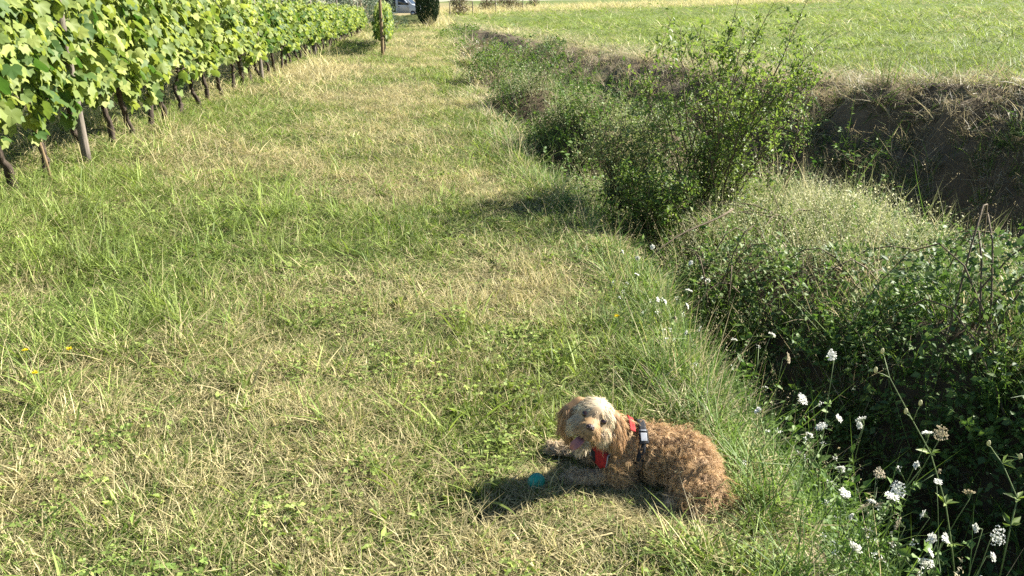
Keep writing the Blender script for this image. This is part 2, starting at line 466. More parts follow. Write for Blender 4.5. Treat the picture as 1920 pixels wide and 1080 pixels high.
def make_protos(mat):
    P = Protos(mat)
    for _ in range(12):
        P.add('short', [blades(22, (.03, .085), (.003, .0058), (.1, .95), (.2, 1.1), .075, (0, 1), S_=2),
                        blades(5, (.04, .11), (.0022, .0034), (.9, 1.45), (-.2, .4), .07, (-.2, .35), z0=.02, S_=1)])
    for _ in range(12):
        P.add('mat', [blades(30, (.03, .11), (.0016, .0032), (.8, 1.5), (-.25, .45), .085, (-1, .35), z0=.03, S_=2),
                      blades(7, (.03, .07), (.003, .005), (.2, .9), (.2, .9), .07, (.2, 1), S_=2)])
    for _ in range(10):
        P.add('long', [blades(20, (.13, .32), (.0035, .0065), (.05, .5), (.4, 1.5), .06, (.1, 1), S_=4),
                       blades(6, (.06, .15), (.0025, .0045), (.5, 1.3), (0, .6), .08, (-.3, .6), S_=2)])
    for _ in range(6):
        st = blades(7, (.26, .52), (.0016, .0025), (.03, .5), (.05, .55), .07, (-1, .15), S_=3, taper=3)
        ends = st[4]; k = len(ends)
        pp = np.repeat(ends, 5, 0) + rng.normal(0, 1, (k * 5, 3)) * np.array([.005, .005, .016])
        P.add('stalk', [st, leaflets(pp, rng.normal(0, .5, (k * 5, 3)) + np.array([.2, 0, 1]), (.007, .014), (-1, -1), (0, .6), .35),
                        blades(8, (.08, .2), (.0025, .0045), (.2, .9), (.2, 1.0), .06, (0, 1), S_=3)])
    for _ in range(4):
        n = 9; az = rng.uniform(0, 2 * np.pi, n)
        d = np.stack([np.cos(az), np.sin(az), rng.uniform(.15, .8, n)], 1)
        P.add('broad', [leaflets(d * .012, d, (.03, .06), (2, 2), (.2, 1), .42, .35)])
    for _ in range(6):
        n = 14; r = .09 * np.sqrt(rng.random(n)); az = rng.uniform(0, 2 * np.pi, n)
        b = np.stack([r * np.cos(az), r * np.sin(az), rng.uniform(.01, .05, n)], 1)
        bb = np.repeat(b, 3, 0); az = np.repeat(az, 3) + np.tile([0, 2.1, 4.2], n)
        d = np.stack([np.cos(az), np.sin(az), 0 * az + .2], 1)
        P.add('clover', [leaflets(bb, d, (.011, .019), (2, 2), (.2, 1), .9, .1),
                         blades(8, (.04, .09), (.0025, .004), (.2, .9), (.2, .9), .08, (0, 1), S_=2)])
    for _ in range(6):
        P.add('wide', [blades(6, (.10, .24), (.007, .011), (.25, 1.1), (.2, 1.2), .03, (.25, 1), (.3, 1), S_=4)])
    for _ in range(10):
        P.add('under', [blades(26, (.03, .09), (.0028, .005), (1.0, 1.6), (0, .1), .10, (-.1, 1), z0=.02, S_=1)])
    for _ in range(8):      # lighter tufts for the distance
        P.add('fshort', [blades(13, (.035, .09), (.005, .009), (.1, .9), (.2, .9), .08, (0, 1), S_=1)])
        P.add('fmat', [blades(12, (.06, .16), (.003, .005), (1.0, 1.5), (0, .2), .09, (-1, .3), z0=.04, S_=1)])
        P.add('flong', [blades(10, (.13, .32), (.005, .009), (.05, .5), (.4, 1.3), .07, (.0, 1), S_=2)])
        P.add('fstalk', [blades(9, (.2, .5), (.0035, .006), (.03, .5), (.1, .5), .08, (-1, .4), S_=2, taper=3)])
    return P

FAR = {'short': 'fshort', 'mat': 'fmat', 'long': 'flong', 'stalk': 'fstalk', 'broad': 'fshort', 'clover': 'fshort', 'wide': 'flong'}
def make_weeds(mat, n_stem=5, hh=(.15, .42), ls=(.016, .034), dry=(2, 2)):
    P = Protos(mat)
    for _ in range(8):
        st = blades(n_stem, hh, (.002, .003), (.05, .7), (.1, .9), .09, dry, S_=4, taper=3)
        V = st[5]
        pts = []; dr = []
        for i in range(n_stem):
            for k in range(14):
                t = rng.uniform(.2, 1) * 2.999; j = int(t); f = t - j
                pts.append(V[i, j] * (1 - f) + V[i, j + 1] * f)
                a = rng.uniform(0, 6.28); dr.append((math.cos(a), math.sin(a), rng.uniform(-.1, .6)))
        P.add('weed', [st, leaflets(pts, np.array(dr), ls, dry, (0, 1), .6, .3)])
    return P

def make_froth(mat):
    P = Protos(mat)
    for _ in range(8):
        n = 9
        st = blades(n, (.16, .40), (.0014, .0022), (.05, .8), (.1, .8), .1, (-1, .5), (0, .6), S_=3, taper=3)
        V = st[5]
        pts = []
        for i in range(n):
            for k in range(9):
                t = rng.uniform(.3, 1) * 1.999; j = int(t); f = t - j
                pts.append(V[i, j] * (1 - f) + V[i, j + 1] * f + rng.normal(0, .016, 3))
        pts = np.array(pts)
        P.add('froth', [st, leaflets(pts, rng.normal(0, 1, pts.shape) + np.array([0, 0, .4]), (.008, .016), (-1, 1), (.1, 1), .7, .1)])
    return P

PG = make_protos(M['grass'])
PF = make_protos(M['field'])
PD = make_protos(M['ditch'])
PW = make_weeds(M['weed'])
PB = make_froth(M['froth'])

TRIS = {}
def scatter(name, protos, P, S3, idx, tint, label, cat, tilt=.12):
    """one mesh of many tufts, each turned, scaled and tinted by itself"""
    n = len(P)
    rx, ry, rz = rng.normal(0, tilt, n), rng.normal(0, tilt, n), rng.uniform(0, 2 * np.pi, n)
    cz, sz, cx, sx, cy, sy = np.cos(rz), np.sin(rz), np.cos(rx), np.sin(rx), np.cos(ry), np.sin(ry)
    A = np.zeros((n, 3, 3))
    A[:, 0, 0] = cz * cy; A[:, 0, 1] = cz * sy * sx - sz * cx; A[:, 0, 2] = cz * sy * cx + sz * sx
    A[:, 1, 0] = sz * cy; A[:, 1, 1] = sz * sy * sx + cz * cx; A[:, 1, 2] = sz * sy * cx - cz * sx
    A[:, 2, 0] = -sy; A[:, 2, 1] = cy * sx; A[:, 2, 2] = cy * cx
    A = A * np.asarray(S3)[:, None, :]
    P = np.asarray(P); tint = np.asarray(tint)
    Vs, Fs, ds, ls, ts = [], [], [], [], []; c = 0
    for k in range(protos.k):
        m = np.nonzero(idx == k)[0]
        if not len(m): continue
        V, F, d, l = protos.g[k]
        W = np.einsum('nij,vj->nvi', A[m], V) + P[m][:, None]
        Vs.append(W.reshape(-1, 3)); Fs.append((F[None] + (c + np.arange(len(m)) * len(V))[:, None, None]).reshape(-1, 3))
        ds.append(np.tile(d, len(m))); ls.append(np.tile(l, len(m))); ts.append(np.repeat(tint[m], len(V), 0)); c += len(m) * len(V)
    F = np.concatenate(Fs); TRIS[name] = len(F)
    m = np_mesh(name, np.concatenate(Vs), F, {'dry': np.concatenate(ds), 'lv': np.concatenate(ls), 'tint': np.concatenate(ts)}, False, [protos.mat])
    return tag(link(name, m), label, cat, kind='stuff')

def in_view(x, y, pad=1.18):
    zc = y * math.cos(PITCH) + CAM_H * math.sin(PITCH)
    return (np.abs(x) < .656 * zc * pad + .25)

def sample(x0, x1, y0, y1, dens, fn=None, pad=1.18):
    n = int((x1 - x0) * (y1 - y0) * dens)
    x = rng.uniform(x0, x1, n); y = rng.uniform(y0, y1, n)
    m = in_view(x, y, pad)
    x, y = x[m], y[m]
    if fn is not None:
        m = fn(x, y); x, y = x[m], y[m]
    return x, y

def pick(protos, kinds, prob, n, far=False):
    """kinds list, prob (n,k) -> idx"""
    pr = np.asarray(prob, float); pr = np.broadcast_to(pr, (n, len(kinds)))
    c = np.cumsum(pr, 1); c /= c[:, -1:]
    k = (rng.random(n)[:, None] > c).sum(1)
    out = np.zeros(n, int)
    for i, kd in enumerate(kinds):
        kd = FAR[kd] if far else kd
        m = k == i; out[m] = rng.choice(protos.idx[kd], m.sum())
    return out

DOG = np.array([.42, 2.40])
def off_dog(x, y):
    """flattened grass under the lying dog and round the ball"""
    a = ((x - .48) / .29) ** 2 + ((y - 2.27) / .24) ** 2
    b = ((x - .22) / .19) ** 2 + ((y - 2.40) / .16) ** 2
    c = np.hypot(x - .075, y - 2.33) / .06
    return (a > 1) & (b > 1) & (c > 1)

# --- lane grass: mown, half dry
def lane(x, y):
    return (x - xe(y) < .12) & (x - xrow(y) > -.5)
Ps, Ss, Is, Ts = [], [], [], []
for (y0, y1, dens, sc, szf, xr) in ((1.5, 4.2, 480, 1.0, 1.0, 4.2), (4.2, 8, 220, 1.25, 1.05, 6.5), (8, 14, 120, 1.6, 1.2, 8), (14, 30, 60, 2.3, 1.35, 10), (30, 64, 14, 4.5, 1.9, 12)):
    x, y = sample(-xr, 2, y0, y1, dens, lane)
    n = len(x)
    e = x - xe(y); rw = x - xrow(y)
    d0 = fbm(x * .9 + 3, y * .7, 41, 4); d1 = fbm(x * 3.1, y * 3.1, 47, 2)
    cx = -1.15 - .11 * y      # the trodden, dry middle of the lane
    mid = np.exp(-((x - (cx + .9)) / 1.15) ** 2)
    dry = np.clip(.05 + 2.4 * (d0 - .46) + .7 * (d1 - .5) + .30 * mid - .25 * sstep(-.6, -.1, e), .02, .95)
    # straw-coloured band further up the lane at the foot of the vines
    band = np.exp(-((y - 19) / 5.0) ** 2) * np.exp(-((rw - 1.4) / 1.0) ** 2)
    dry = np.clip(dry + .8 * band + .25 * np.exp(-((y - 13.5) / 1.2) ** 2) * sstep(1.0, 2.5, rw), .02, .97)
    bare = fbm(x * 2.3 + 9, y * 2.3, 55, 3)
    longm = np.clip(.7 * sstep(1.9, .3, rw) * sstep(-.2, .6, rw) * (y > 3) + .75 * sstep(-1.0, -1.9, x) * sstep(2.2, 3.2, y) * (1 - sstep(6, 8.5, y)) + .55 * sstep(-.62, -.1, e) + .9 * band * .6, 0, 1) * (.35 + .65 * fbm(x * 1.6, y * 1.6, 61, 2) * 1.3)
    pr = np.stack([1.0 - .3 * dry, .05 + .75 * dry, (.42 * longm), .05 * longm, .05 + 0 * x, .22 * (d1 > .55), .045 + .05 * longm], 1)
    if y0 > 8: pr[:, 4:6] *= .3
    idx = pick(PG, ['short', 'mat', 'long', 'stalk', 'broad', 'clover', 'wide'], pr, n, y0 >= 8)
    keep = off_dog(x, y) & (rng.random(n) > sstep(.58, .74, bare) * .45) & (rng.random(n) > sstep(.5, .3, fbm(x * 7, y * 7, 57, 2)) * .35)
    s = sc * rng.uniform(.7, 1.3, n); clump = .35 + 1.5 * fbm(x * 4.5, y * 4.5, 77, 2)
    S3 = np.stack([s, s, clump * szf * rng.uniform(.7, 1.3, n) * np.where(np.isin(idx, PG.idx['long'] + PG.idx['flong']), .35 + .4 * longm, np.where(np.isin(idx, PG.idx['stalk'] + PG.idx['fstalk']), .6, 1.0))], 1)
    P = np.stack([x, y, H(x, y)], 1)
    T = np.stack([dry, rng.uniform(.7, 1.2, n) * (.8 + .4 * fbm(x * 2.2, y * 2.2, 79)), np.clip(fbm(x * .6, y * .6, 71) + rng.normal(0, .2, n), 0, 1)], 1)
    Ps.append(P[keep]); Ss.append(S3[keep]); Is.append(idx[keep]); Ts.append(T[keep])
scatter('lane_grass', PG, np.concatenate(Ps), np.concatenate(Ss), np.concatenate(Is), np.concatenate(Ts), 'mown half dry grass covering the lane between vines and ditch', 'grass')

# --- a thin layer of old clippings that hides the soil
Ps, Ss, Is, Ts = [], [], [], []
for (y0, y1, dens, sc, xr) in ((1.5, 4.4, 280, 1.1, 4.4), (4.4, 8.5, 140, 1.5, 6.5), (8.5, 16, 40, 2.4, 8)):
    x, y = sample(-xr, 2, y0, y1, dens, lane); n = len(x)
    s = sc * rng.uniform(.8, 1.4, n)
    Ps.append(np.stack([x, y, H(x, y)], 1)); Ss.append(np.stack([s, s, .7 * s], 1)); Is.append(rng.choice(PG.idx['under'], n))
    d0 = fbm(x * .9 + 3, y * .7, 41, 4)
    Ts.append(np.stack([np.clip(.45 + 1.4 * (d0 - .5), .15, .95), rng.uniform(.55, 1.0, n), rng.random(n)], 1))
scatter('clippings', PG, np.concatenate(Ps), np.concatenate(Ss), np.concatenate(Is), np.concatenate(Ts), 'thin layer of dry clippings lying between the lane grass', 'clippings')

# --- flattened grass right under the dog, only short blades
x = rng.uniform(.0, .85, 900); y = rng.uniform(2.0, 2.65, 900)
m = ~off_dog(x, y); x, y = x[m], y[m]; n = len(x)
idx = pick(PG, ['mat', 'short'], [.8, .3], n)
scatter('flattened_grass', PG, np.stack([x, y, H(x, y)], 1), np.stack([np.full(n, .8), np.full(n, .8), np.full(n, .32)], 1), idx,
        np.stack([rng.uniform(.3, .7, n), np.full(n, .9), rng.random(n)], 1), 'flattened straw and short grass under the lying dog', 'grass')

# --- rough grass under and behind the vine rows
Ps, Ss, Is, Ts = [], [], [], []
for (y0, y1, dens, sc) in ((5, 12, 30, 1.6), (12, 26, 11, 2.6), (26, 60, 3, 4.5)):
    x, y = sample(-22, -3, y0, y1, dens, lambda x, y: (x - xrow(y) <= -.4) & (x - xrow(y) > -7))
    n = len(x); idx = pick(PG, ['short', 'mat', 'long', 'stalk'], [.3, .5, .45, .25], n, y0 > 8)
    s = sc * rng.uniform(.7, 1.3, n)
    Ps.append(np.stack([x, y, H(x, y)], 1)); Ss.append(np.stack([s, s, rng.uniform(.7, 1.2, n) * (1 + .2 * sc)], 1)); Is.append(idx)
    Ts.append(np.stack([np.clip(fbm(x, y, 83) * 1.2, .1, .95), rng.uniform(.8, 1.1, n), rng.random(n)], 1))
scatter('vineyard_grass', PG, np.concatenate(Ps), np.concatenate(Ss), np.concatenate(Is), np.concatenate(Ts), 'rough dry grass growing under the vine rows', 'grass')

# --- long green verge along the ditch edge
Ps, Ss, Is, Ts = [], [], [], []
for (y0, y1, dens, sc) in ((1.5, 4.5, 230, 1.0), (4.5, 9, 150, 1.25), (9, 20, 60, 1.7), (20, 55, 12, 3.2)):
    x, y = sample(-8, 3, y0, y1, dens, lambda x, y: (np.abs(x - xe(y) - .08 - .12 * (fbm(x * 0, y * 1.3, 90) - .5)) < .38) & off_dog(x, y) & ((x > .74) | (y > 2.75) | (y < 1.98)))
    n = len(x); e = x - xe(y)
    idx = pick(PD, ['long', 'stalk', 'wide', 'short'], [.8, .12, .12, .3], n, y0 > 8)
    s = sc * rng.uniform(.7, 1.2, n)
    dl = sstep(9, 14, y)
    Ps.append(np.stack([x, y, H(x, y) - .02], 1)); Ss.append(np.stack([s, s, rng.uniform(.5, 1.05, n) * (1 + .1 * sc) * (1 - .45 * sstep(.1, -.25, e)) * (1 - .3 * dl)], 1)); Is.append(idx)
    Ts.append(np.stack([np.clip(.12 + .5 * (fbm(x, y, 93) - .4) + .55 * dl, .03, .9), rng.uniform(.85, 1.3, n) * (1 + .25 * dl), rng.random(n)], 1))
scatter('verge_grass', PD, np.concatenate(Ps), np.concatenate(Ss), np.concatenate(Is), np.concatenate(Ts), 'long green grass along the edge of the ditch', 'grass')

# --- long grass and weeds in the ditch trough and on the mound
def ditch(x, y):
    return (x - xe(y) > .3) & (bank_s(x, y) < -.9)
Ps, Ss, Is, Ts = [], [], [], []
Wp, Ws, Wi, Wt = [], [], [], []
Bp, Bs, Bi, Bt = [], [], [], []
for (y0, y1, dens, sc) in ((.9, 4.5, 105, 1.2), (4.5, 9.5, 36, 1.5), (9.5, 20, 26, 1.8), (20, 50, 6, 3.0)):
    x, y = sample(-6, 9, y0, y1, dens, ditch, 1.6 if y0 < 9 else 1.18)
    n = len(x)
    idx = pick(PD, ['long', 'stalk', 'wide', 'mat'], [.9, .12, .14, .2], n, y0 > 9)
    s = sc * rng.uniform(.7, 1.3, n)
    Ps.append(np.stack([x, y, H(x, y) - .02], 1)); Ss.append(np.stack([s, s, rng.uniform(.7, 1.3, n) * (1 + .1 * sc)], 1)); Is.append(idx)
    Ts.append(np.stack([np.clip(.1 + .9 * (fbm(x, y, 101) - .4), .02, .8), rng.uniform(.8, 1.2, n), rng.random(n)], 1))
    x, y = sample(-6, 9, y0, y1, dens * (.9 if y0 < 4 else 1.2 if y0 < 9 else .4), lambda x, y: ditch(x, y) & (fbm(x * 1.2, y * 1.2, 111) > .36) & (y < 30) & ((x < xe(y) + .9) | (y > 9) | (y < 4.0) | (rng.random(len(x)) < .10)), 1.6 if y0 < 9 else 1.18)
    n = len(x); s = sc * rng.uniform(.7, 1.3, n)
    Wp.append(np.stack([x, y, H(x, y) - .02], 1)); Ws.append(np.stack([s, s, s * rng.uniform(.8, 1.2, n)], 1)); Wi.append(rng.integers(0, PW.k, n))
    Wt.append(np.stack([0 * x, 0 * x + 1, rng.random(n)], 1))
    if y0 < 15:
        x, y = sample(-2, 6, y0, y1, dens * (2.1 if y0 < 9 else 1.0), lambda x, y: (x - xe(y) > np.interp(y, [4, 5, 7], [1.3, .75, .6])) & (x - xe(y) < np.where(y < 8.6, 3.2, 2.4)) & (y > 4.2) & (y < 15) & (fbm(x * 1.1, y * 1.1, 117) > .34), 1.5)
        n = len(x); s = sc * rng.uniform(.6, 1.1, n)
        Bp.append(np.stack([x, y, H(x, y) - .02], 1)); Bs.append(np.stack([s, s, s * rng.uniform(.8, 1.2, n)], 1)); Bi.append(rng.integers(0, PB.k, n))
        Bt.append(np.stack([0 * x + .5, 0 * x + 1, rng.random(n)], 1))
scatter('ditch_grass', PD, np.concatenate(Ps), np.concatenate(Ss), np.concatenate(Is), np.concatenate(Ts), 'tall tangled grass filling the ditch', 'grass', .25)
scatter('ditch_weeds', PW, np.concatenate(Wp), np.concatenate(Ws), np.concatenate(Wi), np.concatenate(Wt), 'small leaved weeds sprawling through the ditch', 'weeds', .35)
scatter('bedstraw', PB, np.concatenate(Bp), np.concatenate(Bs), np.concatenate(Bi), np.concatenate(Bt), 'pale frothy bedstraw over the sunlit hump in the ditch', 'weeds', .3)

# --- matted dry grass and single bent blades on the shaded bank
x, y = sample(-2, 12, 5, 26, 85, lambda x, y: (bank_s(x, y) < .5) & ((y < 15) | (rng.random(len(x)) < .35)) & (bank_s(x, y) > -2.1) & (x > xe(y) + .6) & (y < 34))
n = len(x); idx = pick(PD, ['mat', 'short', 'long', 'wide', 'stalk'], [1.4, .25, .10, .05, .06], n)
s = rng.uniform(1.7, 3.0, n)
bk = -bank_s(x, y)
scatter('bank_grass', PD, np.stack([x, y, H(x, y)], 1), np.stack([s, s, rng.uniform(.8, 1.5, n)], 1), idx,
        np.stack([np.clip(.45 + .7 * (fbm(x, y, 121) - .3), .1, .95), rng.uniform(.55, .95, n), rng.random(n)], 1), 'matted dry grass hanging on the shaded ditch bank', 'grass', .5)

# --- the meadow
Ps, Ss, Is, Ts = [], [], [], []
for (y0, y1, dens, sc, x0, x1) in ((7, 19, 75, 1.8, 2, 16), (19, 32, 24, 2.9, -2, 25), (32, 60, 7.5, 5.0, -8, 50), (60, 130, 1.0, 11, -18, 100)):
    x, y = sample(x0, x1, y0, y1, dens, lambda x, y: (bank_s(x, y) > -.1) & (x > xe(y) + .5), 1.08)
    n = len(x); s_ = bank_s(x, y)
    eg = 1 - sstep(.2, 3.2, s_ + 1.2 * (fbm(x * .8, y * .8, 131) - .5))
    dry = np.clip(.05 + .9 * (fbm(x * .35, y * .7, 133, 4) - .44) + .65 * eg, .02, .95)
    dry = np.where(y > 95, np.clip(dry + .2, 0, 1), dry)
    idx = pick(PF, ['short', 'mat', 'long', 'clover', 'wide'], np.stack([.9 - .4 * eg, .1 + .6 * eg, .10 + .3 * eg * (fbm(x * 2, y * 2, 137) > .5), .15 + 0 * x, .04 + 0 * x], 1), n, True)
    s = sc * rng.uniform(.7, 1.3, n)
    Ps.append(np.stack([x, y, H(x, y)], 1)); Ss.append(np.stack([s, s, rng.uniform(.6, 1.2, n) * (.7 + .13 * sc)], 1)); Is.append(idx)
    Ts.append(np.stack([dry, rng.uniform(.85, 1.15, n) * (.65 + .6 * fbm(x * .12, y * .75, 139)), rng.random(n)], 1))
scatter('meadow_grass', PF, np.concatenate(Ps), np.concatenate(Ss), np.concatenate(Is), np.concatenate(Ts), 'short bright green grass of the raised meadow', 'grass')

# --- tall dry grass past the end of the lane
Ps, Ss, Is, Ts = [], [], [], []
for (x0, x1, y0, y1, dens, sc) in ((-9, -1, 52, 100, 2.5, 5.0), (-30, 40, 100, 150, .8, 9)):
    x, y = sample(x0, x1, y0, y1, dens, lambda x, y: (x > xe(y) - 1.5) & ((bank_s(x, y) < 0) | (y > 98)))
    n = len(x); idx = pick(PG, ['stalk', 'long', 'mat'], [.6, .5, .2], n, True); s = sc * rng.uniform(.7, 1.3, n)
    Ps.append(np.stack([x, y, H(x, y)], 1)); Ss.append(np.stack([s, s, rng.uniform(1.2, 2.6, n)], 1)); Is.append(idx)
    Ts.append(np.stack([rng.uniform(.5, .95, n), rng.uniform(.9, 1.15, n), rng.random(n)], 1))
scatter('tall_dry_grass', PG, np.concatenate(Ps), np.concatenate(Ss), np.concatenate(Is), np.concatenate(Ts), 'tall straw coloured grass beyond the cypress', 'grass')

# ------------------------------------------------------------------ grapevines
half = [(0, 1.0), (.17, .84), (.31, .66), (.52, .70), (.57, .47), (.53, .30), (.62, .06), (.42, -.12), (.19, -.20), (.05, -.03)]
outline = half + [(-x, y) for x, y in reversed(half[1:])]
def leaf_geo(curl, fold):
    P = [(0, .18, .0)] + [(x, y, 0) for x, y in outline]
    V = np.array(P, float)
    V[:, 2] = -curl * (V[:, 0] ** 2 + .6 * (V[:, 1] - .2) ** 2) + fold * np.abs(V[:, 0]) + .05 * np.sin(V[:, 0] * 9 + V[:, 1] * 7)
    n = len(outline)
    F = [(0, 1 + i, 1 + (i + 1) % n) for i in range(n)]
    return V, np.array(F)
LEAFG = [leaf_geo(c, f) for c, f in ((.35, .2), (.65, .0), (.15, .45), (.5, .35))]
leaf_meshes = []
for k in range(8):
    V, F = LEAFG[k % 4]
    lvv = np.clip((.1, .3, .5, .65, .8, 1.0, .2, .45)[k] + .06 * np.sin(V[:, 0] * 5), 0, 1)
    leaf_meshes.append(np_mesh('vine_leaf', V, F[:, ::-1], {'lv': lvv}, True, [M['vine']]))

def leaf_frames(n, lo=.70, hi=2.05, half_len=.5, face=None):
    """positions and rotation matrices of leaves of one vine: x is across the row, y along it"""
    side = np.where(rng.random(n) < .5, 1., -1.) if face is None else np.full(n, face)
    y = rng.uniform(-half_len, half_len, n); lo = lo + rng.uniform(-.16, .12)
    z = lo + -.05 + .24 * np.sin(y * 5 + rng.uniform(0, 6)) * rng.random(n) + (hi - lo) * rng.random(n) ** .92
    wz = .30 - .10 * np.clip((z - 1.1) / 1.0, 0, 1) - .10 * sstep(.8, .5, z)
    x = side * wz * rng.uniform(.45, 1.15, n) ** .7 * (.7 + .6 * vnoise(y * 4.5 + 50, z * 4.5, int(rng.integers(0, 99))))
    nrm = np.stack([side * rng.uniform(.25, 1.1, n), rng.normal(0, .6, n), rng.uniform(-.15, 1.0, n)], 1)
    nrm /= np.linalg.norm(nrm, axis=1)[:, None]
    tip = np.stack([side * .35 + rng.normal(0, .35, n), rng.normal(0, .5, n), np.full(n, -1.)], 1)
    tip -= nrm * (tip * nrm).sum(1)[:, None]; tip /= np.linalg.norm(tip, axis=1)[:, None]
    sd = np.cross(tip, nrm)
    hole = vnoise(y * 3.4 + 20, z * 3.4, int(rng.integers(0, 999))) < .24
    x = np.where(hole, x * .25, x)
    return np.stack([x, y, z], 1), np.stack([sd, tip, nrm], 2)

def foliage_mesh(n, size, **k):
    P, Rm = leaf_frames(n, **k)
    mb_V, mb_F, mb_A = [], [], []; c = 0
    for i in range(n):
        V, F = LEAFG[i % 4]
        s = rng.uniform(*size)
        # leaves near the shoot tips are smaller and yellower
        top = np.clip((P[i, 2] - 1.6) / .5, 0, 1); s *= 1 - .35 * top
        mb_V.append((V * s) @ Rm[i].T + P[i]); mb_F.append(F[:, ::-1] + c); c += len(V)
        mb_A.append(np.full(len(V), np.clip(rng.uniform(.0, .95) + .25 * top, 0, 1)))
    return np_mesh('foliage', np.concatenate(mb_V), np.concatenate(mb_F), {'lv': np.concatenate(mb_A)}, True, [M['vine']])

fol_full = [foliage_mesh(300, (.07, .155)) for _ in range(5)]
fol_top = []
def shoot_tops():
    mb = MB()
    for _ in range(6):
        y = rng.uniform(-.45, .45); x = rng.uniform(-.12, .12)
        pts = np.array([(x * t, y + .06 * math.sin(3 * t), .70 + 1.35 * t + .1 * t * t) for t in np.linspace(0, 1, 6)])
        mb.tube(pts, np.linspace(.005, .002, 6), 4)
    return mb.mesh('shoot', M['greenstem'])
shoot_m = [shoot_tops() for _ in range(3)]

def trunk_mesh(seed, lean):
    r = np.random.default_rng(seed)
    mb = MB()
    t = np.linspace(0, 1, 12)
    wob = np.cumsum(r.normal(0, .016, (12, 2)), 0)
    pts = np.stack([wob[:, 0], lean * t + wob[:, 1], -.05 + .72 * t], 1)
    rad = .036 * (1 - .25 * t) + .012 * np.exp(-((t - 1) / .12) ** 2) + .012 * np.exp(-(t / .1) ** 2) + .006 * r.random(12)
    mb.tube(pts, rad, 8, jit=.35)
    for k in range(4):     # stubs and peeling bark
        i = r.integers(6, 11); d = r.normal(0, 1, 3); d[2] = abs(d[2]); d /= np.linalg.norm(d)
        mb.tube([pts[i], pts[i] + d * .05, pts[i] + d * .09 + np.array([0, 0, .02])], [.016, .012, .006], 5, jit=.3)
    head = pts[-1]
    cm = MB()
    for s in (-1, 1):
        q = np.array([head + np.array([0, s * .5 * u, .03 * math.sin(u * 3) + .02]) for u in np.linspace(0, 1, 6)])
        cm.tube(q, np.linspace(.018, .009, 6), 6, jit=.3)
    return mb.mesh('trunk', M['bark']), cm.mesh('cane', M['bark'])
trunks = [trunk_mesh(200 + k, (-.3, .08, -.38, .14, -.2, -.28)[k]) for k in range(6)]

ROWROT = math.atan(.1)      # the rows lean a little left of the view axis
ORD = ['first', 'second', 'third', 'fourth', 'fifth', 'sixth', 'seventh', 'eighth', 'ninth', 'tenth', 'eleventh', 'twelfth', 'thirteenth', 'fourteenth', 'fifteenth', 'sixteenth', 'seventeenth', 'eighteenth', 'nineteenth', 'twentieth', 'twenty first', 'twenty second', 'twenty third', 'twenty fourth', 'twenty fifth']
def vine(x, y, i, label, group, detail=0, fol=None, scale=1.0):
    t = thing('grapevine', label, 'grapevine', (x, y, float(H(x, y))), ROWROT, group)
    tm, cm = trunks[i % 6]
    t.scale = (1, 1, float(np.interp(y, [10, 17, 45], [1.0, .84, .66])))
    link('trunk', tm, t); link('cane', cm, t); link('shoots', shoot_m[i % 3], t)
    if detail:
        # the leaves of the sunlit face one by one, the rest joined
        n = detail
        P, Rm = leaf_frames(n, face=1.0)
        for k in range(n):
            s = rng.uniform(.075, .165) * (1 - .3 * np.clip((P[k, 2] - 1.6) / .5, 0, 1))
            o = link('leaf', leaf_meshes[int(rng.integers(0, 8))], t)
            Mx = Matrix([[*(Rm[k][r] * s), P[k][r]] for r in range(3)] + [[0, 0, 0, 1]])
            o.matrix_local = Mx
        f = link('foliage', foliage_mesh(200, (.07, .14)), t)
    else:
        f = link('foliage', fol_full[i % 5], t)
    f['kind'] = 'stuff'
    return t

row1 = [5.45, 6.3, 7.1, 7.68, 8.62, 9.42, 10.05, 10.75, 11.4, 12.15]
yy = 12.15
while yy < 45:
    yy += .86 + rng.uniform(-.1, .1); row1.append(yy)
vis = 0
for i, y in enumerate(row1):
    x = float(xrow(y)) + rng.normal(0, .03)
    if i < 1:
        lab = 'grapevine at the very near end of the long row, cut by the left frame edge'
    elif vis < 25 and y < 26.5:
        vis += 1
        lab = 'grapevine in the long lit row, %s trunk from the left frame edge' % ORD[vis - 1]
    elif y < 26:
        lab = 'grapevine in the middle stretch of the long lit row'
    else:
        lab = 'small distant grapevine near the far end of the long lit row'
    vine(x, y, i, lab, 'grapevines of the long row', 130 if 1 <= i <= 7 else 0)
for i, y in enumerate(np.arange(6.5, 21, .95)):
    vine(float(xrow(y)) - 2.3, y, i + 3, 'shaded grapevine of the row behind the long lit row', 'grapevines of the back row')
for i, y in enumerate(np.arange(26.3, 36, .9)):
    x = -4.14 - .13 * (y - 26)
    vine(x, y, i + 2, 'grapevine at the near end of the short far row behind the brown pole' if i == 0 else 'grapevine further along the short far row behind the brown pole', 'grapevines of the short far row').scale[0] = .66

# posts of the vineyard
def post_mesh(h, r, seed, mat, tilt=0.0):
    rg = np.random.default_rng(seed); mb = MB()
    t = np.linspace(0, 1, 9)
    pts = np.stack([tilt * t + .012 * np.sin(t * 3 + seed), .01 * np.cos(t * 4 + seed), -.1 + (h + .1) * t], 1)
    mb.tube(pts, r * (1.05 - .15 * t + .03 * rg.random(9)), 9, jit=.12)
    return mb.mesh('post', mat)
post_spec = [(8.27, 'thick grey weathered wooden post between the near grapevines'),
             (17.5, 'second wooden post of the long vine row, halfway along it'),
             (25.9, 'third wooden post of the long vine row, pale and thin in the distance'),
             (35.0, 'fourth wooden post of the long vine row, poking out of the leaves'),
             (44.8, 'last wooden post at the far end of the long vine row')]
for k, (y, lab) in enumerate(post_spec):
    x = float(xrow(y)) + .17 * (k in (0, 1, 2))
    o = link('vineyard_post', post_mesh((2.12, 1.9, 1.8, 1.7, 1.6)[k], .042, 300 + k, M['post'], -.03), None, (x, y, float(H(x, y))), (0, 0, ROWROT))
    tag(o, lab, 'post', 'posts of the long vine row')
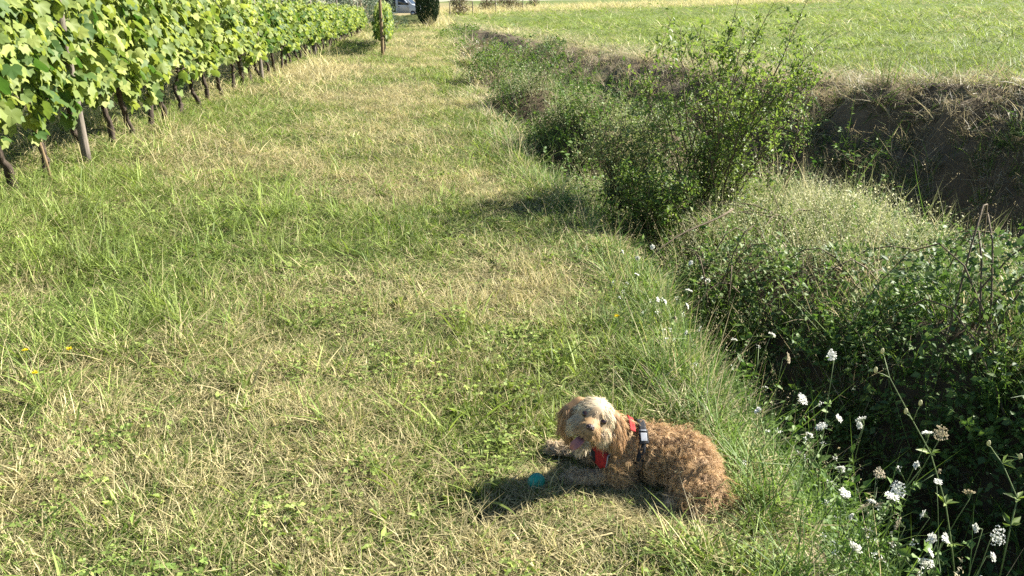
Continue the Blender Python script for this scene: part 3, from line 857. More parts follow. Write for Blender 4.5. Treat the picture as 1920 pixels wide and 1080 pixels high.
o = link('support_stake', post_mesh(.95, .014, 309, M['polewood'], -.08), None, (-4.44, 7.42, float(H(-4.44, 7.42))), (0, 0, .2))
tag(o, 'thin dark stake leaning beside a gnarled trunk at the left frame edge', 'stake')
x, y = -4.10, 25.8
o = link('end_pole', post_mesh(2.3, .05, 320, M['polewood'], -.02), None, (x, y, float(H(x, y))))
tag(o, 'tall brown pole standing alone at the end of the short far row', 'pole')
for k, (zz, dx, lab) in enumerate(((.63, .06, 'lowest trellis wire of the long row, strung just under the leaves'), (1.15, .10, 'middle trellis wire of the long row, mostly hidden in leaves'), (1.7, .10, 'top trellis wire of the long row, hidden among upper leaves'))):
    mb = MB(); ys = np.linspace(4.2, 44.8, 40)
    mb.tube(np.stack([xrow(ys) + dx, ys, zz * np.interp(ys, [10, 17, 45], [1.0, .84, .66]) + .012 * np.sin(ys * 2.1) + H(xrow(ys), ys)], 1), .0022, 4)
    tag(mb.build('trellis_wire', M['wire']), lab, 'wire', 'trellis wires of the long row')

# ------------------------------------------------------------------ shrubs, brambles and trees
def leaf_cloud(pts, dirs, size, mat, lv=(0, 1), shape=.55):
    V, F, d, l = leaflets(pts, dirs, size, (2, 2), lv, shape, .3)
    return np_mesh('foliage', V, F, {'lv': l}, False, [mat])

def branchy(base, tips, r0, nseg=7, sag=.0, k=5):
    """stems from base points to tips; returns tube paths"""
    out = []
    for b, t in zip(base, tips):
        u = np.linspace(0, 1, nseg)[:, None]
        mid = rng.normal(0, .05, (1, 3)) * np.linalg.norm(t - b)
        p = b * (1 - u) + t * u + mid * np.sin(u * np.pi)
        p[:, 2] += sag * np.sin(u[:, 0] * np.pi)
        out.append(p)
    return out

def shrub(name, label, cat, x, y, h, rad, stems, twigs, leaves, size, mat, group=None, lean=(0, 0), shape=.55, base_z=None, lv=(0, 1), spread=1.0, low=.2, stemmat=None):
    z = float(H(x, y)) - .03 if base_z is None else base_z
    t = thing(name, label, cat, (x, y, z), rng.uniform(0, .3), group)
    mb = MB(); LP, LD = [], []
    b = rng.normal(0, rad * .16, (stems, 3)); b[:, 2] = 0
    az = rng.uniform(0, 2 * np.pi, stems); rr = rad * np.sqrt(rng.random(stems)) * .85 * spread
    hh = h * rng.uniform(.72, 1.05, stems) * (1 - .3 * (rr / rad) ** 2)
    tips = np.stack([rr * np.cos(az) + lean[0], rr * np.sin(az) + lean[1], hh], 1)
    for p in branchy(b, tips, .01, 9):
        L = np.linalg.norm(p[-1] - p[0])
        mb.tube(p, np.linspace(.004 + .003 * L, .0016, len(p)), 5)
        for _ in range(twigs):
            u = rng.uniform(low, 1) ** .95 * (len(p) - 1.001); i = int(u); f = u - i
            q0 = p[i] * (1 - f) + p[i + 1] * f
            d = rng.normal(0, 1, 3); d[2] = abs(d[2]) * .8 + .1; d /= np.linalg.norm(d)
            ln = rad * rng.uniform(.16, .48) * (1.15 - .6 * u / len(p))
            q1 = q0 + d * ln + np.array([0, 0, -.12 * ln])
            q = np.stack([q0, (q0 + q1) / 2 + np.array([0, 0, .06 * ln]), q1])
            mb.tube(q, [.003, .0022, .0012], 3, cap=False)
            n = max(2, int(leaves / (stems * twigs)))
            w = rng.random(n)[:, None] ** .7
            LP.append(q0 * (1 - w) + q1 * w + rng.normal(0, .02 + .03 * ln, (n, 3)))
            LD.append(d[None] * .6 + rng.normal(0, .7, (n, 3)))
    mb.build('stems', stemmat or M['stem'], t)
    f = link('foliage', leaf_cloud(np.concatenate(LP), np.concatenate(LD), size, mat, lv, shape), t)
    f['kind'] = 'stuff'
    return t

def mound(name, label, x, y, h, rx, ry, leaves, size, mat, group, canes=9, lv=(0, 1), shape=.65, sink=.02):
    """a bramble heap: arching canes under a lumpy skin of leaves"""
    z = float(H(x, y)) - sink
    t = thing(name, label, 'bush', (x, y, z), 0, group)
    mb = MB()
    for _ in range(canes):
        a = rng.uniform(0, 6.28); r0 = rng.uniform(0, .4); r1 = rng.uniform(.75, 1.2)
        p0 = np.array([rx * r0 * math.cos(a + 2), ry * r0 * math.sin(a + 2), 0]); p1 = np.array([rx * r1 * math.cos(a), ry * r1 * math.sin(a), h * rng.uniform(.1, .45)])
        u = np.linspace(0, 1, 8)[:, None]
        p = p0 * (1 - u) + p1 * u; p[:, 2] = H(x + p[:, 0], y + p[:, 1]) - z + .01 + h * rng.uniform(.7, 1.15) * np.sin(u[:, 0] * np.pi)
        mb.tube(p, np.linspace(.006, .002, 8), 4)
    mb.build('canes', M['stem'], t)
    sd = int(rng.integers(0, 999))
    az = rng.uniform(0, 2 * np.pi, leaves); rr = np.sqrt(rng.random(leaves))
    X_ = rx * rr * np.cos(az); Y_ = ry * rr * np.sin(az)
    lump = .45 + .9 * fbm(X_ * 2.6 + 7, Y_ * 2.6, sd, 3)
    top = h * np.sqrt(np.clip(1 - rr ** 2, 0, 1)) ** .8 * lump
    P = np.stack([X_, Y_, H(x + X_, y + Y_) - z + top * (1 - .75 * rng.random(leaves) ** 2.0)], 1)
    gap = vnoise(P[:, 0] * 7, P[:, 1] * 7 + P[:, 2] * 5, sd + 3) > .2
    P = P[gap]
    D = P / np.array([rx, ry, h]) * .5 + rng.normal(0, .6, P.shape)
    f = link('foliage', leaf_cloud(P, D, size, mat, lv, shape), t)
    f['kind'] = 'stuff'
    return t

SMALL = 'shrubs in the ditch'
# the tall broad shrub in the ditch and the saplings growing through it
shrub('tall_shrub', 'tallest leafy shrub in the ditch, reaching above the meadow', 'shrub', 1.70, 6.66, 2.0, .86, 30, 22, 11000, (.016, .056), M['shrub'], SMALL, (.08, 0), .55, -.2, low=.0, spread=1.1, lv=(.25, 1))
shrub('sapling', 'slender bright green sapling rising from the top of the tall shrub', 'sapling', 1.86, 6.75, 2.3, .25, 4, 16, 900, (.035, .06), M['shrub'], SMALL, (.05, 0), .6, -.3, lv=(.5, 1), low=.5)
shrub('sapling', 'thin sparse leaved sapling right of the tall shrub, against the meadow', 'sapling', 2.35, 6.9, 1.6, .3, 4, 14, 800, (.02, .04), M['shrub'], SMALL, (.1, 0), .5, -.2, low=.3)
shrub('leafy_shrub', 'dense dark shrub left of the tall shrub at the lane edge', 'shrub', 1.0, 6.75, .9, .6, 24, 14, 6000, (.014, .046), M['heap'], SMALL, (0, 0), .6, -.1, low=.05)
shrub('leafy_shrub', 'low dark shrub with fine leaves below the tall shrub', 'shrub', 1.12, 6.0, .62, .45, 22, 13, 4600, (.014, .045), M['shrub'], SMALL, (0, 0), .6, -.15, low=.05)
BG = 'bramble heaps along the ditch'
mound('bramble_bush', 'grassy rounded bramble heap left of the tall shrub', 0.95, 9.2, .30, .85, .75, 3200, (.016, .036), M['heap'], BG, lv=(0, 1))
mound('bramble_bush', 'dark bramble heap between the lane and the meadow bank', 2.0, 10.9, .45, .95, .95, 3600, (.02, .046), M['bramble'], BG, lv=(.2, 1))
mound('bramble_bush', 'bramble heap in the open ditch beyond the rounded one', .35, 12.9, .4, .8, 1.1, 3000, (.022, .05), M['bramble'], BG, lv=(.1, .9))
mound('bramble_bush', 'dark ivy covered heap at the lane edge far up the ditch', -.25, 17.0, .5, .7, 1.4, 2800, (.03, .06), M['shrub'], BG, lv=(0, .8))
mound('bramble_bush', 'purplish heap of dead stems on the lane edge beyond the brambles', -.6, 22.5, .5, .9, 2.0, 2000, (.03, .07), M['brownshrub'], BG)
mound('bramble_bush', 'small green heap hugging the meadow bank halfway along the ditch', .95, 22.8, .5, .6, 1.6, 1800, (.035, .07), M['bramble'], BG, lv=(0, .9))
mound('bramble_bush', 'tiny dark heap where the ditch narrows near the cypress', -2.6, 40, .6, 1.0, 3.0, 1600, (.05, .10), M['shrub'], BG, lv=(0, .7))
mound('bramble_bush', 'bramble spilling down the near slope below the sunlit hump', 2.15, 4.5, .26, .8, .7, 3000, (.012, .055), M['bramble'], BG, lv=(.1, 1))
mound('bramble_bush', 'bramble with small silvery leaves under the dead branch', 1.38, 4.85, .40, .5, .5, 2400, (.014, .045), M['bramble'], BG, lv=(.5, 1))
mound('bramble_bush', 'leafy bramble at the right frame edge below the shaded bank', 3.3, 4.9, .28, .8, .7, 2600, (.014, .06), M['bramble'], BG, lv=(.2, 1))
mound('bramble_bush', 'sunlit hump of fine pale growth in front of the shaded bank', 2.2, 6.1, .25, 1.1, .8, 3600, (.010, .024), M['froth'], BG, lv=(0, .8))
mound('bramble_bush', 'dark tangled bramble in the bottom right of the ditch', 2.25, 3.3, .6, .65, .9, 3800, (.014, .055), M['bramble'], BG, lv=(0, .7))

# dead branch over the bramble
mb = MB()
a_ = np.array(at(1215, 485, 5.05)); b_ = np.array(at(1375, 385, 5.5))
u = np.linspace(0, 1, 8)[:, None]
p = a_ * (1 - u) + b_ * u; p[:, 2] += .03 * np.sin(u[:, 0] * 5)
p -= a_
mb.tube(p, np.linspace(.004, .009, 8), 5)
for i in (2, 3, 4, 5):
    for s_ in (-1, 1):
        mb.tube([p[i], p[i] + np.array([-.03, -.03 * s_, .06 * s_]), p[i] + np.array([-.08, -.05 * s_, .09 * s_])], [.003, .002, .001], 3)
tag(mb.build('dead_branch', M['stem'], None, tuple(a_)), 'dead brown branch slanting over the bramble in the ditch', 'branch')

# the cypress
def cypress(x, y, h, w, label):
    t = thing('cypress_tree', label, 'tree', (x, y, float(H(x, y))))
    mb = MB(); mb.tube([(0, 0, -.1), (.02, 0, .6), (0, 0, h * .8)], [.12, .10, .02], 8); mb.build('trunk', M['bark'], t)
    n = 20000
    u = rng.random(n) ** .8
    prof = np.interp(u, [0, .04, .15, .35, .6, .85, 1], [.30, .62, .93, 1.0, .88, .5, .05])
    az = rng.uniform(0, 2 * np.pi, n)
    rr = w * .5 * prof * (.9 + .2 * fbm(az * 3, u * 14, 400)) * (1 - .3 * rng.random(n) ** 2)
    P = np.stack([rr * np.cos(az), rr * np.sin(az), .12 + u * h], 1)
    D = np.stack([np.cos(az) * .35, np.sin(az) * .35, 0 * az + 1], 1) + rng.normal(0, .2, (n, 3))
    V, F, d, l = leaflets(P, D, (.09, .2), (2, 2), (0, 1), .35, .3, up=np.stack([np.cos(az), np.sin(az), 0 * az], 1) * 2)
    f = link('crown', np_mesh('crown', V, F, {'lv': l}, False, [M['cypress']]), t); f['kind'] = 'stuff'
cypress(-5.86, 57.5, 5.6, 1.66, 'dark columnar cypress standing at the far end of the lane')

def tree(name, label, x, y, h, rx, mat, n=3500, size=(.08, .16), group=None, trunk=.3, lv=(0, 1)):
    t = thing(name, label, 'tree', (x, y, float(H(x, y))), 0, group)
    mb = MB(); mb.tube([(0, 0, -.1), (.05, 0, h * trunk), (.0, .05, h * .75)], [.05 * h * .5, .04 * h * .5, .01 * h], 7, jit=.2)
    K = 14
    c = np.stack([rng.normal(0, rx * .45, K), rng.normal(0, rx * .45, K), h * rng.uniform(trunk, .95, K)], 1)
    for q in c: mb.tube([(.05, 0, h * trunk), (q + np.array([.05, 0, h * trunk])) / 2 + np.array([0, 0, -.1]), q], [.012 * h, .008 * h, .003 * h], 4)
    mb.build('trunk', M['stem'], t)
    k = rng.integers(0, K, n); v = rng.normal(0, 1, (n, 3)); v /= np.linalg.norm(v, axis=1)[:, None]
    r = rx * rng.uniform(.28, .48, K)[k] * rng.random(n) ** .3
    P = c[k] + v * r[:, None] * np.array([1, 1, .8])
    P[:, 2] = np.maximum(P[:, 2], .1)
    f = link('crown', leaf_cloud(P, v + rng.normal(0, .5, (n, 3)), size, mat, lv), t); f['kind'] = 'stuff'
    return t
tree('olive_tree', 'grey green olive tree at the far end of the long vine row', -9.3, 50.5, 3.3, 1.5, M['olive'], 5200, (.06, .13), trunk=.12)
tree('olive_tree', 'low grey bush beside the olive tree behind the brown pole', -7.6, 48, 1.6, 1.0, M['olive'], 2400, (.06, .12), trunk=.1, lv=(0, .6))
tree('young_tree', 'bright yellow green young tree right of the van', -13.2, 118, 5, 1.3, M['froth'], 1800, (.15, .3), trunk=.25)
hx = [-44, -38, -33, -28.5, -25, -21.5]
hl = ['leftmost distant tree above the long vine row', 'second distant tree from the left above the vines', 'distant tree above the middle of the vine row', 'distant tree left of the olive tree', 'distant tree just left of the van', 'distant tree standing behind the van']
for k, x in enumerate(hx):
    tree('distant_tree', hl[k], x, 112 + 7 * (k % 3), 5.2 + 1.4 * ((k * 7) % 3), 3.0, M['hedge'] if k % 2 else M['olive'], 3000, (.2, .45), 'distant trees', trunk=.12)
bl = ['low brown shrub just right of the cypress in the dry grass', 'brown shrub in the far dry grass, left one of three', 'brown shrub in the far dry grass, middle one of three', 'brown shrub in the far dry grass, right one of three']
for k, (x, y) in enumerate(((-6.2, 98), (-3.6, 118), (-.5, 124), (3.5, 130))):
    tree('brown_shrub', bl[k], x, y, 2.4 + .5 * (k % 2), 1.7, M['brownshrub'], 1800, (.15, .3), 'brown shrubs beyond the meadow', trunk=.08)
fl = ['leftmost thin fence post in the dry grass beyond the cypress', 'second thin fence post in the dry grass beyond the cypress', 'third thin fence post in the dry grass beyond the cypress', 'rightmost thin fence post in the dry grass beyond the meadow']
for k, (x, y) in enumerate(((-6.9, 92), (-4.6, 97), (-2.0, 102), (1.4, 107))):
    tag(link('fence_post', post_mesh(1.5, .06, 340 + k, M['post']), None, (x, y, float(H(x, y)))), fl[k], 'post', 'fence posts beyond the lane')
# low dark ridges, added to stand in for shadow stripes on the far lawn
wl = ['nearest low row of cut grass across the lawn before the van', 'second low row of cut grass before the van', 'third low row of cut grass before the van', 'fourth low row of cut grass before the van', 'farthest low row of cut grass, close to the van']
for k, y in enumerate((63, 69, 76, 84.5, 94)):
    xc = -.128 * y
    q = np.stack([np.linspace(-3.4, 2.2, 22), .25 * np.sin(np.linspace(0, 4, 22) + k) + np.linspace(0, .9, 22), .02 + .03 * np.sin(np.linspace(0, 9, 22))], 1)
    mb = MB(); mb.tube(q, .24 + .06 * rng.random(22), 8, jit=.4)
    tag(mb.build('windrow', M['hay'] if 'hay' in M else M.setdefault('hay', plain_mat('cut_grass', (.10, .12, .04), .95, 0, .6, 8, 1.0, .1)), None, (xc, y, float(H(xc, y)))), wl[k], 'cut grass', 'rows of cut grass on the far lawn')

# ------------------------------------------------------------------ the van
def van():
    white = plain_mat('van_white_paint', (.42, .46, .52), .3, 0, .06, 3, 0, .5, coat=.5)
    glass = plain_mat('van_glass', (.03, .04, .05), .08, 0, .2, 2, 0, .8)
    black = plain_mat('van_black_plastic', (.025, .025, .028), .6, 0, .3, 20)
    rub = plain_mat('van_tyre', (.02, .02, .02), .85, 0, .3, 20)
    rimm = plain_mat('van_rim', (.45, .46, .48), .35, .8, .2, 20)
    lampm = plain_mat('van_lamp', (.75, .76, .78), .12, 0, .2, 9, 0, .8)
    x, y = -13.9, 104
    t = thing('parked_van', 'white van with its dark side opening, parked at the end of the lane', 'van', (x, y, float(H(x, y))), R(-12))
    # side profile, nose to the right (+x); width along y
    prof = [(-2.75, .35), (-2.78, 1.2), (-2.72, 2.25), (-2.5, 2.42), (.55, 2.40), (.85, 2.30), (1.75, 1.42), (2.45, 1.18), (2.62, .95), (2.66, .38)]
    mb = MB(); mb.prism(prof, -.95, .95); body = mb.build('body', white, t, smooth=False)
    bv = body.modifiers.new('bevel', 'BEVEL'); bv.width = .06; bv.segments = 3; bv.limit_method = 'ANGLE'
    m = MB(); m.prism([(-2.3, .5), (-2.3, 2.1), (-.35, 2.1), (-.35, .5)], -.975, -.94); m.build('side_opening', black, t, smooth=False)  # solid black slab: shade of the open side put into its colour
    m = MB(); m.prism([(-.05, 1.35), (-.05, 2.08), (.62, 2.08), (1.28, 1.42), (1.22, 1.35)], -.972, -.94)
    d = MB(); d.prism([(-.2, .42), (-.2, 2.2), (.72, 2.2), (1.42, 1.46), (1.42, .42)], -.962, -.93)
    do = d.build('door', white, t, smooth=False); m.build('window', glass, do, smooth=False)
    h_ = MB(); h_.box((.02, -.985, 1.15), (.1, .02, .025)); h_.build('handle', black, do, smooth=False)
    c, s = math.cos(.77), math.sin(.77)
    w = MB(); w.add(np.array([(.90, -.84, 2.27), (.90, .84, 2.27), (1.72, .84, 1.475), (1.72, -.84, 1.475)]) + np.array([.012, 0, .012]), [(0, 1, 2, 3)]); w.build('windscreen', glass, t, smooth=False)
    b = MB(); b.box((2.62, 0, .5), (.1, .97, .16)); b.build('bumper', black, t, smooth=False)
    for s_ in (-1, 1):
        l = MB(); l.ball((2.45, s_ * .74, .98), (.16, .2, .12), 10, 6); l.build('headlight', lampm, t)
        w = MB(); w.box((1.3, s_ * 1.08, 1.5), (.05, .1, .15)); w.build('wing_mirror', black, t, smooth=False)
        for xx in (1.85, -1.75):
            q = MB(); q.tube([(xx, s_ * .97, .34), (xx, s_ * .75, .34)], [.34, .34], 20); wh = q.build('wheel', rub, t, smooth=False)
            q = MB(); q.tube([(xx, s_ * .985, .34), (xx, s_ * .9, .34)], [.2, .2], 14); q.build('rim', rimm, wh, smooth=False)
van()

# ------------------------------------------------------------------ the dog
def nrm(v):
    v = np.asarray(v, float); return v / np.linalg.norm(v)

def dog():
    base = np.array([.44, 2.40, float(H(.44, 2.40)) + .022])
    f = nrm((-.13, -.87, .40)); u0 = np.array([0, 0, 1.]); u0 = nrm(u0 - f * f.dot(u0)); r0 = np.cross(-f, u0)
    a = R(19); r = math.cos(a) * r0 - math.sin(a) * u0; u = math.cos(a) * u0 + math.sin(a) * r0
    C = np.array([.284, 2.385, .250])
    HS = 1.10
    hd = lambda x, y, z: C + HS * (r * x + u * y + f * z)
    prim = []      # (region, p0, r0, p1, r1)
    def cap(reg, p0, ra, p1, rb):
        if reg in ('skull', 'cheek', 'muzzle', 'jaw', 'ear'): ra *= HS; rb *= HS
        prim.append((reg, np.asarray(p0, float), ra, np.asarray(p1, float), rb))
    # trunk: chest, ribs, loin, rump, a hollow before the haunch
    cap('body', (.375, 2.425, .108), .084, (.47, 2.42, .104), .088)
    cap('body', (.47, 2.42, .102), .088, (.585, 2.38, .092), .090)
    cap('body', (.585, 2.38, .094), .090, (.625, 2.36, .085), .086)
    # haunches and hind feet
    cap('body', (.620, 2.290, .088), .076, (.600, 2.235, .062), .062)
    cap('leg', (.58, 2.225, .035), .032, (.535, 2.205, .026), .026)
    cap('body', (.63, 2.43, .075), .065, (.60, 2.46, .05), .045)
    # shoulder and fore legs
    cap('body', (.375, 2.375, .095), .055, (.36, 2.345, .05), .042)
    cap('leg', (.36, 2.345, .042), .036, (.255, 2.352, .026), .025)
    cap('leg', (.255, 2.352, .026), .026, (.215, 2.356, .022), .027)
    cap('body', (.34, 2.46, .095), .050, (.30, 2.50, .05), .038)
    cap('leg', (.30, 2.50, .045), .032, (.185, 2.545, .026), .024)
    cap('leg', (.185, 2.545, .026), .026, (.155, 2.552, .024), .028)
    # neck and head
    cap('neck', (.375, 2.42, .145), .072, tuple(C + np.array([.022, .02, -.028])), .060)
    cap('skull', hd(0, .004, -.012), .062, hd(0, .006, .010), .058)
    cap('skull', hd(-.026, .004, .012), .036, hd(.026, .004, .012), .036)
    cap('cheek', hd(-.030, -.028, .020), .034, hd(.030, -.028, .020), .034)
    cap('muzzle', hd(0, -.018, .040), .034, hd(0, -.030, .088), .026)
    cap('muzzle', hd(-.016, -.036, .078), .019, hd(.016, -.036, .078), .019)
    cap('jaw', hd(0, -.062, .020), .024, hd(-.004, -.082, .068), .016)
    # tail laid round the haunch
    cap('tail', (.690, 2.33, .080), .030, (.685, 2.225, .050), .032)
    cap('tail', (.685, 2.225, .050), .032, (.620, 2.160, .036), .024)
    # ears
    for s in (-1, 1):
        e0 = hd(s * .060, .026, -.008); e1 = hd(s * .080, -.012, -.004); e2 = e1 + np.array([s * .010, .0, -.060]); e3 = e2 + np.array([s * .002, .006, -.036])
        if s < 0: e2 = e1 + np.array([-.006, -.002, -.045]); e3 = e2 + np.array([.004, 0, -.022])
        cap('ear', e0, .020, e1, .024); cap('ear', e1, .024, e2, .026); cap('ear', e2, .026, e3, .018)
    mb = MB()
    for reg, p0, ra, p1, rb in prim:
        n = 8
        for k in range(n):
            t = k / (n - 1); c = p0 * (1 - t) + p1 * t; rad = ra * (1 - t) + rb * t
            mb.ball(c, (rad, rad, rad), 16, 10)
    tm = mb.mesh('tmp', M['stem'])
    to = link('tmp', tm)
    md = to.modifiers.new('r', 'REMESH'); md.mode = 'VOXEL'; md.voxel_size = .0055
    ms = to.modifiers.new('s', 'SMOOTH'); ms.iterations = 5; ms.factor = .5
    dg = bpy.context.evaluated_depsgraph_get(); dg.update()
    me = bpy.data.meshes.new_from_object(to.evaluated_get(dg))
    bpy.data.objects.remove(to); bpy.data.meshes.remove(tm)
    me.name = 'body'
    nv = len(me.vertices); V = np.zeros(nv * 3, np.float32); me.vertices.foreach_get('co', V); V = V.reshape(-1, 3).astype(float)
    me.calc_loop_triangles()
    T = np.zeros(len(me.loop_triangles) * 3, np.int32); me.loop_triangles.foreach_get('vertices', T); T = T.reshape(-1, 3)
    def region_of(P):
        best = np.full(len(P), 1e9); reg = np.zeros(len(P), int)
        for i, (rg_, p0, ra, p1, rb) in enumerate(prim):
            d = p1 - p0; t = np.clip(((P - p0) @ d) / (d @ d + 1e-12), 0, 1)
            dist = np.linalg.norm(P - p0 - t[:, None] * d, axis=1) - (ra * (1 - t) + rb * t)
            m = dist < best; best[m] = dist[m]; reg[m] = i
        return reg
    region = region_of
    regs_v = region_of(V)
    trunk_only = np.isin(np.array([prim[i][0] for i in regs_v]), ['body', 'neck']) & ((V[:, 2] > .07) | (V[:, 0] > .40))
    bvh = BVHTree.FromPolygons([tuple(v) for v in V], [tuple(map(int, t)) for t in T if trunk_only[t].all()])
    # skin colour per vertex: by region
    CB = np.array([.57, .38, .20]); CC = np.array([.74, .61, .41]); CE = np.array([.52, .32, .16]); CM = np.array([.68, .51, .31])
    def colour(P, reg):
        names = np.array([prim[i][0] for i in reg])
        c = np.tile(CB, (len(P), 1))
        q = P - C; hy = q @ u; hz = q @ f; hx = q @ r
        c[names == 'ear'] = CE
        top = sstep(-.01, .04, hy)[:, None]
        sk = (names == 'skull'); c[sk] = (CM * (1 - top) + CC * top)[sk]
        ck = np.isin(names, ['cheek', 'jaw']); c[ck] = CM * .6 + CC * .4
        c[names == 'muzzle'] = CB * .85
        c[names == 'neck'] = CB * .7 + CM * .3
        c[names == 'leg'] = CM * .6 + CC * .3
        patch = (np.hypot(hx, hy - .022) < .022) & (hz > .02)      # reddish patch between the brows
        c[patch] = c[patch] * .45 + CB * .5
        return c, names
    fm, nt, nd, lk = new_mat('apricot_fur')
    p = N(nt, 'ShaderNodeBsdfPrincipled'); p.inputs['Roughness'].default_value = .6; p.inputs['Specular IOR Level'].default_value = .25
    lk.new(attr(nt, 'fcol').outputs['Vector'], p.inputs['Base Color'])
    tr = N(nt, 'ShaderNodeBsdfTranslucent'); lk.new(attr(nt, 'fcol').outputs['Vector'], tr.inputs['Color'])
    mx = N(nt, 'ShaderNodeMixShader'); mx.inputs[0].default_value = .22
    lk.new(p.outputs[0], mx.inputs[1]); lk.new(tr.outputs[0], mx.inputs[2])
    o = N(nt, 'ShaderNodeOutputMaterial'); lk.new(mx.outputs[0], o.inputs[0])
    root = thing('dog', 'curly apricot dog in a red harness lying in the grass, head turned back', 'dog', tuple(base))
    c, _ = colour(V, region(V))
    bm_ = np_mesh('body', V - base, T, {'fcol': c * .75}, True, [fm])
    link('body', bm_, root)
    bpy.data.meshes.remove(me)
    # ---- fur: locks of curved ribbons
    tri = V[T]; nn = np.cross(tri[:, 1] - tri[:, 0], tri[:, 2] - tri[:, 0]); ar = np.linalg.norm(nn, axis=1); nn /= ar[:, None] + 1e-12
    if ((tri.mean(1) - np.array([.5, 2.4, .1])) * nn).sum(1).mean() < 0: nn = -nn
    def pts_on(n):
        k = rng.choice(len(T), n, p=ar / ar.sum()); b = rng.random((n, 2)); fl = b.sum(1) > 1; b[fl] = 1 - b[fl]
        t = tri[k]; return t[:, 0] + b[:, :1] * (t[:, 1] - t[:, 0]) + b[:, 1:] * (t[:, 2] - t[:, 0]), nn[k]
    eyes = [hd(-.030, .005, .057), hd(.030, .005, .057)]
    nose = hd(0, -.020, .112)
    mouth = hd(-.004, -.058, .085)
    NL = 9500
    LP, LN = pts_on(13500)
    isb = np.isin(np.array([prim[i][0] for i in region(LP)]), ['body', 'leg', 'tail', 'neck'])
    pk = rng.random(len(LP)) < np.where(isb, .47, 1.0)
    LP, LN = LP[pk], LN[pk]; NL = len(LP)
    reg = region(LP); col, names = colour(LP, reg)
    keep = np.ones(NL, bool)
    for e in eyes: keep &= np.linalg.norm(LP - e, axis=1) > .0165
    keep &= np.linalg.norm(LP - nose, axis=1) > .016
    keep &= np.linalg.norm(LP - mouth, axis=1) > .020
    keep &= LP[:, 2] > base[2] - .01
    strap = lambda P: (np.abs(P[:, 0] - (.437 + .18 * (P[:, 2] - .11))) < .012) & (P[:, 0] > .38) & (P[:, 2] > .0)
    keep &= ~(strap(LP) & (names == 'body'))
    dv = LP - np.array([.352, 2.42, .105]); dv /= np.linalg.norm(dv, axis=1)[:, None]
    keep &= ~((dv @ nrm((-.62, -.74, .16)) > .86) & np.isin(names, ['body', 'neck']))
    LP, LN, col, names = LP[keep], LN[keep], col[keep], names[keep]
    n = len(LP)
    q = LP - C; hx, hy, hz = q @ r, q @ u, q @ f
    back = nrm((.93, -.28, 0))
    flow = np.tile(back, (n, 1)) * .55 + np.array([0, 0, -.55]); L = np.full(n, .040); curl = np.full(n, .0105); turns = np.full(n, 1.2); lift = np.full(n, .5)
    m = names == 'leg'; flow[m] = np.array([-.6, 0, -.3]); L[m] = .024; curl[m] = .007
    m = names == 'neck'; flow[m] = np.array([.4, -.3, -.8]); L[m] = .032; curl[m] = .004; turns[m] = 1.0
    m = names == 'tail'; flow[m] = np.array([-.5, -.45, -.45]); L[m] = .045; curl[m] = .006; turns[m] = 1.0; lift[m] = .35
    m = names == 'ear'; flow[m] = np.array([.05, -.05, -1.]); L[m] = .044; curl[m] = .0026; turns[m] = .8; lift[m] = .12
    m = names == 'skull'; flow[m] = (np.outer(hx[m] * 9, r) + np.outer(-.35 + 0 * hx[m], u) - .3 * f); flow[m] -= np.outer(np.full(m.sum(), .25), u); L[m] = .024; curl[m] = .0018; turns[m] = .5; lift[m] = .27
    m = (names == 'skull') & (hy < .03) & (hz > .03); L[m] = .009; lift[m] = .22
    m = names == 'cheek'; flow[m] = np.outer(hx[m] * 11, r) - .9 * u - .15 * f; L[m] = .028; curl[m] = .0022; turns[m] = .6; lift[m] = .25
    m = names == 'muzzle'; flow[m] = np.outer(hx[m] * 16, r) - .55 * u - .35 * f; L[m] = .013; curl[m] = .0012; turns[m] = .5; lift[m] = .22
    m = (names == 'muzzle') & (hy < -.035); L[m] = .020
    m = names == 'jaw'; flow[m] = -.9 * u + .1 * f; L[m] = .026; curl[m] = .0025; turns[m] = .6; lift[m] = .3
    flow -= LN * (flow * LN).sum(1)[:, None] * .8
    flow += rng.normal(0, 1, (n, 3)) * np.where(np.isin(names, ['body', 'leg', 'neck', 'tail']), .2, .07)[:, None]; flow /= np.linalg.norm(flow, axis=1)[:, None]
    lump = (vnoise(LP[:, 0] * 38 + 11 * LP[:, 2], LP[:, 2] * 38 + 23 * LP[:, 1], 501) + vnoise(LP[:, 0] * 38 + 3, LP[:, 1] * 38 + 19 * LP[:, 2], 502)) * .5
    isb2 = np.isin(names, ['body', 'leg', 'neck', 'tail'])
    L *= rng.uniform(.75, 1.2, n) * np.where(isb2, .55 + .9 * lump, 1)
    flow[isb2] += .9 * (lump[isb2, None] - .5) * np.array([.3, -.5, .8])
    K = 8; S_ = 5
    side = np.cross(LN, flow); side /= np.linalg.norm(side, axis=1)[:, None] + 1e-9
    ph = rng.uniform(0, 6.28, n); sg = np.where(rng.random(n) < .5, -1, 1)
    t = np.linspace(0, 1, S_ + 1)
    Vs = np.zeros((n, K, S_ + 1, 2, 3)); Cs = np.zeros((n, K, S_ + 1, 2, 3))
